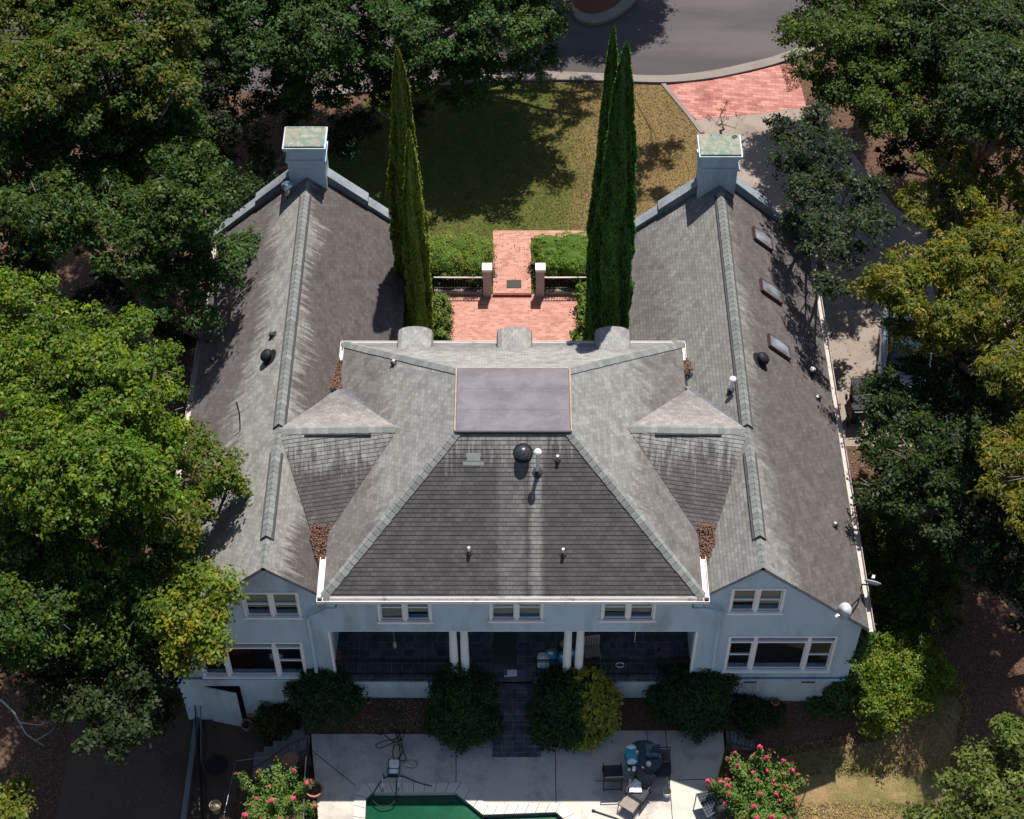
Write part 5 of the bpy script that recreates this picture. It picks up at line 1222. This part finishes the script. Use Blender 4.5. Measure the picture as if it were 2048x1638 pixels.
for s in (-1,1):
    mb = MB(); mb.box((-2.27,s*.66-.13,.62),(-2.12,s*.66+.13,.80), Mc); mb.build('tail_light', M['redlight'], car, bevel=.02)
    mb = MB(); mb.box((2.12,s*.62-.14,.56),(2.27,s*.62+.14,.68), Mc); mb.build('headlight', M['plwhite'], car, bevel=.02)
    mb = MB(); mb.box((.75,s*.98-.08,.95),(.93,s*.98+.08,1.08), Mc); mb.build('side_mirror', M['silverbody'], car, bevel=.02)
car.rotation_euler.z = math.radians(-100)

# ------------------------------------------------------------------ shrubs against the house
def SL3(px, py, rpx, z, k=.8, cz=None): return L3(px, py, rpx, z, k)
dk = dict(tint=(.030,.066,.018), tint2=(.045,.09,.022), leaf=(.085,.05), clump=.16, per=16, dens=44)
shrub('shrub', 'dark green shrub covering the left downspout and porch corner', [SL3(650,1385,58,.75,.9), SL3(610,1375,34,.8), SL3(690,1400,34,.55), SL3(640,1350,28,1.35)], **dk)
shrub('shrub', 'large dark green shrub left of the porch stairs', [SL3(925,1400,62,.8,1), SL3(930,1440,62,.3,.9), SL3(900,1380,36,1.1), SL3(955,1375,32,1.2), SL3(885,1440,30,.2)], **dk)
shrub('shrub', 'dark green shrub right of the porch stairs', [SL3(1115,1400,48,.8,1), SL3(1118,1445,50,.2,.9), SL3(1140,1370,36,1.2), SL3(1090,1425,26,.4)], **dk)
shrub('shrub', 'yellow green leafy shrub right of the dark stair shrub', [SL3(1175,1365,34,1.2,1), SL3(1205,1395,30,.8,1), SL3(1185,1420,34,.5,1), SL3(1213,1430,22,.4), SL3(1175,1462,30,.1,.8), SL3(1200,1450,26,.15)], tint=(.30,.31,.04), tint2=(.42,.38,.05), leaf=(.13,.055), clump=.17, per=14, dens=36)
shrub('shrub', 'broad dark green shrub at the right end of the porch', [SL3(1390,1375,62,.85,.9), SL3(1400,1410,56,.3,.9), SL3(1340,1400,40,.4), SL3(1440,1360,30,1.1), SL3(1330,1385,26,.6)], **dk)
shrub('shrub', 'spreading dark shrub under the right ground floor window', [SL3(1500,1420,44,-.2,.7), SL3(1470,1400,26,.1), SL3(1540,1425,24,-.3), SL3(1480,1435,34,-.4)], tint=(.028,.05,.015), tint2=(.05,.07,.018), leaf=(.09,.05), clump=.17, per=12, dens=36)
shrub('shrub', 'olive shrub beside the left garden steps', [SL3(552,1435,36,-.6,.8), SL3(580,1420,26,-.5), SL3(530,1450,22,-.9), SL3(585,1450,26,-.8)], tint=(.055,.065,.014), tint2=(.08,.075,.015), leaf=(.08,.05), clump=.17, per=12, dens=34)
shrub('ivy', 'ivy climbing the lower right corner of the house', [SL3(1680,1380,26,.6,1.2), SL3(1672,1405,22,.1), SL3(1700,1350,18,1.1), SL3(1640,1408,24,-.05,.5), SL3(1710,1300,16,2.4,1.6), SL3(1725,1275,16,3.2,1.4)], tint=(.05,.10,.02), tint2=(.07,.13,.025), leaf=(.10,.08), clump=.15, per=12, dens=60, cat='ivy', core=0)
shrub('low_plants', 'low green plants in the left porch bed', [SL3(770,1415,22,.0,.4), SL3(790,1435,20,-.1,.4)], tint=(.05,.07,.02), tint2=(.08,.09,.03), leaf=(.06,.02), clump=.14, per=10, dens=26, core=0, cat='plants')

# crepe myrtles with pink blossom
def myrtle(marks, label, flowers, cenpx, zc, g, lobes):
    c = P(cenpx[0], cenpx[1], zc); t = empty('crepe_myrtle', (c.x, c.y, g), label, 'tree', 'crepe myrtles beside the pool'); st = MB(); cl = []
    root = Vector((c.x, c.y, g)); 
    for (px, py, z) in flowers:
        e = P(px, py, z); m = lerp(root, e, .55) + Vector((0,0,.25)); st.tube([root, m, e], [.035,.02,.008], 5)
        for k in range(9): q = lerp(m, e, k/9); w3 = .14-.008*k; cl.append((tuple(q+Vector((random.uniform(-.05,.05), random.uniform(-.05,.05), 0))), w3, w3*.7))
    leaf_cloud('crown', [L3(*m) for m in lobes], t, (.085,.15,.028), (.12,.19,.035), leaf=(.08,.04), clump=.20, per=12, dens=13, inner=.8, mat='leafdense', low=-.3)
    leaf_cloud('outer_sprays', cl, t, (.11,.18,.035), (.13,.20,.04), leaf=(.075,.04), clump=.09, per=7, dens=22, mat='leafdense')
    st.build('trunk', M['bark'], t)
    fl = []
    for v in range(3):
        mb = MB(); 
        for k in range(26):
            a = Vector((random.gauss(0,1),random.gauss(0,1),random.gauss(0,1))).normalized()*random.uniform(.03,.085)
            n_ = a.normalized(); u = n_.orthogonal()*.026; w2 = n_.cross(u)*1.0
            mb.face([a+u+w2, a-u+w2, a-u-w2+n_*.01, a+u-w2]); 
        fl.append(mb)
    me_ = []
    for v, mb in enumerate(fl):
        m = bpy.data.meshes.new('blossom'); m.from_pydata(mb.v, [], mb.f); m.materials.append(M['petal']); me_.append(m)
    for i, (px, py, z) in enumerate(flowers):
        o = bpy.data.objects.new('blossom', me_[i % 3]); C.objects.link(o); o.parent = t; o.location = P(px, py, z+.05)-root; s = random.uniform(.4,1.0); o.scale = (s,s,s); o.rotation_euler = (random.random()*6, random.random()*6, 0)
    return t
random.seed(3)
FL = [(472,1546),(515,1544),(553,1513),(622,1560),(613,1566),(537,1573),(513,1597),(543,1601),(500,1608),(583,1617),(587,1597),(630,1612),(490,1630),(560,1640),(588,1540),(520,1640)]
FR = [(1520,1494),(1539,1498),(1471,1505),(1457,1516),(1534,1514),(1507,1511),(1475,1530),(1567,1521),(1585,1526),(1512,1526),(1532,1518),(1535,1541),(1547,1561),(1596,1549),(1615,1560),(1568,1547),(1517,1561),(1550,1569),(1416,1562),(1414,1575),(1441,1563),(1453,1560),(1457,1571),(1521,1587),(1570,1572),(1586,1580),(1560,1600),(1507,1612),(1593,1596),(1513,1635),(1543,1634),(1450,1607),(1458,1588),(1568,1637),(1553,1588),(1505,1545),(1590,1610),(1585,1541)]
rz = lambda L, lo, hi: [(a, b, random.uniform(lo, hi)) for a, b in L]
myrtle(None, 'crepe myrtle with pink blossom left of the pool', rz(FL, .5, 1.3), (548,1600), .3, -1.4, [(545,1590,36,.4),(520,1620,34,.4),(580,1600,30,.3),(556,1560,24,.6),(540,1655,44,.4),(600,1635,26,.3)])
myrtle(None, 'crepe myrtle with many pink blossoms right of the patio chairs', rz(FR, .6, 1.5), (1525,1590), .4, -1.4, [(1510,1565,38,.5),(1535,1600,44,.5),(1490,1600,36,.4),(1565,1620,38,.4),(1520,1640,50,.4),(1470,1570,18,.5),(1545,1565,24,.6),(1495,1545,22,.5)])

# ------------------------------------------------------------------ trees
random.seed(11)
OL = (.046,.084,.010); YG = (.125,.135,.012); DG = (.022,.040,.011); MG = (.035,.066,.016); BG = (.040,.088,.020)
tree('broadleaf_tree', 'tall olive green tree filling the upper left corner', 'tree', [(40,60,110),(150,30,110),(265,50,100),(335,70,65),(60,190,110),(180,170,110),(290,170,90),(350,185,45),(120,-60,120),(260,-40,110)], 11.5, 'trees left of the house', OL, (.11,.11,.012), .3)
tree('broadleaf_tree', 'dark green tree below the upper left corner tree', 'tree', [(40,330,110),(160,310,120),(290,300,105),(370,350,75),(90,430,90),(210,430,95),(330,430,90),(410,410,60),(250,500,60)], 9, 'trees left of the house', (.030,.066,.012), (.070,.105,.012), .3)
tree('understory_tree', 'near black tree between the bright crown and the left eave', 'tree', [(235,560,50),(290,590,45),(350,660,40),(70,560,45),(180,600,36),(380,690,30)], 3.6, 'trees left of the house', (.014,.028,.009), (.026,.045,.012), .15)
tree('broadleaf_tree', 'blue green tree leaning over the far left wing eave', 'tree', [(365,520,75),(430,510,55),(475,495,38),(410,575,50),(330,585,60),(460,550,35),(380,640,45)], 6.5, 'trees left of the house', BG, (.05,.09,.02), .2)
tree('broadleaf_tree', 'dark tree at the left edge above the bright crown', 'tree', [(20,450,80),(60,520,60),(30,540,60)], 6, 'trees left of the house', DG, MG, .2)
tree('broadleaf_tree', 'bright yellow green tree at the middle left', 'tree', [(15,630,85),(90,670,75),(225,680,70),(310,745,65),(50,790,110),(170,800,110),(290,850,85),(60,930,110),(185,950,110),(285,960,80)], 9.2, 'trees left of the house', (.070,.128,.010), (.150,.195,.012), .3, var=.35)
tree('broadleaf_tree', 'green and rust tinged tree leaning over the middle of the left eave', 'tree', [(335,930,60),(405,895,45),(440,950,40),(400,1005,42),(330,1010,60),(455,975,24),(360,1050,45)], 7, 'trees left of the house', (.070,.115,.012), (.15,.14,.014), .2, base=(-11.6, 31))
tree('broadleaf_tree', 'dense dark green tree left of the left gable', 'tree', [(50,1080,110),(170,1090,110),(290,1110,80),(70,1210,110),(190,1220,110),(300,1210,80),(340,1110,50)], 6.5, 'trees left of the house', (.038,.080,.012), (.085,.125,.012), .3)
tree('broadleaf_tree', 'yellow lit tree hanging over the left gable window', 'tree', [(395,1150,50),(440,1180,30),(375,1235,60),(430,1245,34),(380,1310,45),(345,1180,55),(425,1290,24)], 7, 'trees left of the house', (.105,.155,.012), (.20,.175,.014), .2, base=(-12.3, 28.6))
tree('broadleaf_tree', 'low dark tree in the lower left yard', 'tree', [(50,1310,100),(170,1320,100),(280,1320,80),(240,1410,80),(310,1400,55),(130,1400,60),(230,1480,50)], 4.5, 'trees left of the house', DG, (.035,.05,.012), .2, base=tuple(P(190,1380,-1.4))[:2])
tree('broadleaf_tree', 'small bright tree in the bottom left corner', 'tree', [(0,1600,45),(15,1640,50)], 3.5, 'trees left of the house', (.10,.14,.02), YG, .15)
tree('broadleaf_tree', 'bluish green tree at the top left of centre', 'tree', [(410,40,80,7),(400,130,60,5),(520,50,95,7),(640,50,100,7),(710,110,60,5.5),(470,120,70,5.5),(590,140,75,5),(680,185,50,4),(600,200,40,3.8),(560,-70,130,8),(700,-70,100,8),(400,-60,120,8)], 6, 'trees across the front lawn', BG, (.055,.095,.022), .3, base=(-8.5,58))
tree('broadleaf_tree', 'bluish green tree at the top centre over the lawn', 'tree', [(800,60,80,7),(890,50,90,7),(1000,40,90,7),(1085,50,55,6),(860,140,65,5),(955,150,65,5),(1055,120,50,5),(910,195,36,4),(950,-80,140,8),(1060,-60,70,8),(770,150,40,4.5),(800,-160,120,9),(930,-190,120,9),(1050,-150,80,8.5),(740,-80,90,8),(850,-60,80,8)], 6, 'trees across the front lawn', BG, (.060,.105,.022), .3, base=(-2,58), extra=[((2.2,54.8,10),1.0,.7),((1.2,56.8,10.5),1.2,.7),((3.3,57.2,10.5),.9,.6),((.3,53.8,9.8),.8,.5),((2.9,53.2,10),.6,.4),((-1,58.3,10),1.2,.8),((1.6,59.3,10),1.1,.7),((3.9,58.4,10),.9,.6)])
tree('understory_tree', 'added dark low tree filling the shady gap behind the left cypress tips', 'tree', [(750,120,50,5),(765,190,42,4),(715,245,38,3.2),(745,60,50,6),(700,300,26,2.6),(830,235,30,3)], 4, 'trees across the front lawn', (.018,.036,.010), (.03,.055,.013), .15, base=tuple(P(740,230,1.0))[:2])  # very dark crown added to fill the dark gap and shade the lawn
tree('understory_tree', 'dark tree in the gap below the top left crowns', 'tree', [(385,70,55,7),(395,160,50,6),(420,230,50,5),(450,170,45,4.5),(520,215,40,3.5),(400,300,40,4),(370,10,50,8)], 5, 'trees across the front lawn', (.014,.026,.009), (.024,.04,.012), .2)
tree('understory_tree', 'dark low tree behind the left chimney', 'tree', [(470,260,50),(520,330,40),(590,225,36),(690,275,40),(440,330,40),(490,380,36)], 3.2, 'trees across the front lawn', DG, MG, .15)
tree('broadleaf_tree', 'large olive tree at the top right over the brick driveway', 'tree', [(1585,70,42),(1650,90,70),(1700,20,95),(1780,110,95),(1680,180,65),(1760,230,75),(1850,200,95),(1830,50,105),(1700,-90,110)], 8, 'trees right of the house', (.040,.070,.010), (.085,.115,.012), .3, base=tuple(P(1760,150,1.0))[:2])
tree('broadleaf_tree', 'dark tree filling the upper right corner', 'tree', [(1930,60,110),(2000,170,100),(1930,220,60),(2040,60,100),(1990,-60,110),(2110,170,110),(2010,250,60)], 10, 'trees right of the house', (.028,.052,.014), (.045,.075,.016), .3)
tree('broadleaf_tree', 'yellow green drooping tree at the upper right edge', 'tree', [(1870,340,40),(1950,335,50),(2030,320,55),(1850,410,50),(1930,420,75),(2020,420,75),(1800,570,65),(1885,540,80),(1980,540,90),(1830,640,65),(1930,640,80),(2030,650,80),(1765,590,38),(2060,740,70,9),(1995,735,50,9),(2110,600,90,9),(2120,720,90,9)], 8, 'trees right of the house', (.095,.115,.012), (.20,.165,.016), .3, leaf=(.16,.05), droop=.3)
tree('sparse_tree', 'sparse grey green tree beside the right wing parapet', 'tree', [(1600,285,45),(1670,320,55),(1615,370,52),(1600,440,42),(1690,395,58),(1650,470,48),(1720,455,50),(1740,390,35),(1690,520,40,5),(1630,240,36),(1580,340,36),(1560,270,30,6),(1665,560,30,7.5),(1650,490,34,8),(1600,380,38,8.3)], 7.4, 'trees right of the house', (.026,.045,.018), (.04,.06,.025), .16, dens=7, per=22, base=tuple(P(1640,530,1.0))[:2])
tree('broadleaf_tree', 'dark tree shading the right driveway below the car', 'tree', [(1765,800,50),(1820,850,60),(1905,790,75),(2000,780,90),(1750,900,50),(1830,930,75),(1920,880,80),(1745,985,45),(1850,1010,70),(2020,860,60),(1930,980,60),(1980,930,60),(1800,960,60),(2040,1000,60),(1858,745,42,6),(1845,795,40,5),(1775,775,28,4)], 5, 'trees right of the house', (.022,.042,.010), (.036,.066,.012), .25, base=(16.5,33))
tree('broadleaf_tree', 'yellow lit tree at the right edge below the drooping tree', 'tree', [(1990,925,36),(2025,970,50),(2035,890,60),(2080,960,80),(2110,880,80),(2090,1050,70),(2060,800,50)], 8.5, 'trees right of the house', (.095,.112,.012), (.20,.165,.016), .3, leaf=(.16,.05), droop=.3, base=(17.5, 30))
tree('broadleaf_tree', 'deep shaded tree at the right edge over the side yard', 'tree', [(1960,1080,70),(2040,1060,80),(2000,1140,60),(1930,1060,50),(2040,1160,60),(2080,1240,70)], 4.5, 'trees right of the house', (.016,.03,.010), (.025,.042,.012), .2, base=(17, 28))
tree('understory_tree', 'added low dark tree that makes the deep shade between the upper right crowns', 'tree', [(1850,290,55),(1910,300,50),(1790,320,40),(1960,270,50)], 3.5, 'trees right of the house', (.012,.024,.008), (.02,.035,.010), .15)  # near-black crown added as shadow caster over ground that is only shaded
tree('large_shrub', 'big green shrub along the near right eave', 'shrub', [(1755,1085,55),(1830,1140,72),(1785,1190,75),(1860,1220,55),(1805,1265,56),(1735,1140,38),(1880,1160,45),(1790,1060,50),(1850,1080,50)], 1.1, None, (.030,.060,.012), (.09,.12,.014), .12, jitz=.4, dens=18, per=26, clump=.18, leaf=(.09,.05))
tree('large_shrub', 'bright green shrub hiding the near right corner of the house', 'shrub', [(1755,1260,42),(1780,1320,85),(1740,1385,60),(1825,1365,66),(1785,1415,58),(1855,1345,46),(1720,1330,42),(1800,1290,60),(1735,1425,34,.1)], .5, None, (.10,.155,.012), (.18,.22,.018), .12, dens=20, per=26, clump=.16, leaf=(.085,.045), jitz=.3)
tree('magnolia_tree', 'glossy green tree in the bottom right corner', 'tree', [(1990,1535,55),(2045,1500,55),(1930,1590,50),(2010,1620,85),(1870,1640,45),(1940,1680,80)], 4.5, None, (.075,.105,.018), (.14,.17,.035), .25, leaf=(.14,.065))
# trees just outside the picture whose shade falls into it
t = empty('street_tree', (4.5,64,1.0), 'green tree beyond the top of the road whose shade falls on the asphalt', 'tree', 'trees across the front lawn'); lb = [((3.6,62.5,8.5),2.2,1.7),((5.2,63.5,10),2.2,1.6),((2.0,63,9),2,1.6),((1.2,61.8,7.5),1.5,1.2),((4.4,61.6,7),1.3,1.0),((3.0,60.8,8),1.2,.8),((1.4,60.0,8),1.1,.7),((4.7,60.6,8.5),.9,.6),((5.6,61.9,9),.8,.6)]
shade_lobes = [((6.1,54.8,11),.75,.5),((5.7,52.9,10.5),.6,.4),((7.3,55.2,11.3),.8,.5),((7.0,52.4,10.8),.5,.35)]  # unseen leaf clumps far from the trunk, added to dapple the lawn
leaf_cloud('crown', lb + shade_lobes, t, BG, MG); limbs(t, (4.5,64,1), lb); limbs(t, (4.5,64,7), shade_lobes, .05, 3, 'branch')

# bare twiggy sprays in the sparse tree
for (px, py, lab) in ((1640,285,'fan of bare grey twigs above the right wing, the upper one'), (1695,425,'fan of bare grey twigs above the right driveway, the lower one')):
    c = P(px, py, 4.2); mb = MB(); g = zt(c.x, c.y)
    mb.tube([(c.x+.2, c.y+.3, g), (c.x+.1, c.y+.1, 3.0), c], [.08,.06,.04], 6)
    for k in range(34):
        a = random.uniform(0, 2*PI); L = random.uniform(.7, 1.6); d = Vector((math.cos(a), math.sin(a), random.uniform(-.1,.9))).normalized(); e = c + d*L; m = lerp(c, e, .5) + Vector((random.uniform(-.1,.1), random.uniform(-.1,.1), .22))
        e.z -= .15; mb.tube([c, m, e], [.022,.014,.005], 4)
        for q in range(2): s0 = lerp(m, e, random.random()*.6); mb.tube([s0, s0 + Vector((random.uniform(-.3,.3), random.uniform(-.3,.3), random.uniform(-.05,.3)))], [.008,.004], 3)
    tag(mb.build('bare_tree', M['twig']), lab, 'bare tree', 'bare twiggy saplings by the right driveway')
# young climbing sprigs beyond the right chimney
mb = MB()
t = empty('sapling', tuple(P(1440,262,1.0)), 'thin sapling sprigs just beyond the right chimney', 'sapling')
lb = [L3(1420,235,9,2.5),L3(1446,222,9,2.8),L3(1450,240,10,2.3),L3(1480,232,12,2.2),L3(1455,206,6,3)]; leaf_cloud('foliage', lb, t, DG, MG, leaf=(.06,.03), clump=.09, per=6, dens=12, sub=False); limbs(t, tuple(P(1440,262,1.0)), lb, .04, 2, 'stem')
print('faces', sum(len(o.data.polygons) for o in bpy.data.objects if o.type == 'MESH'))
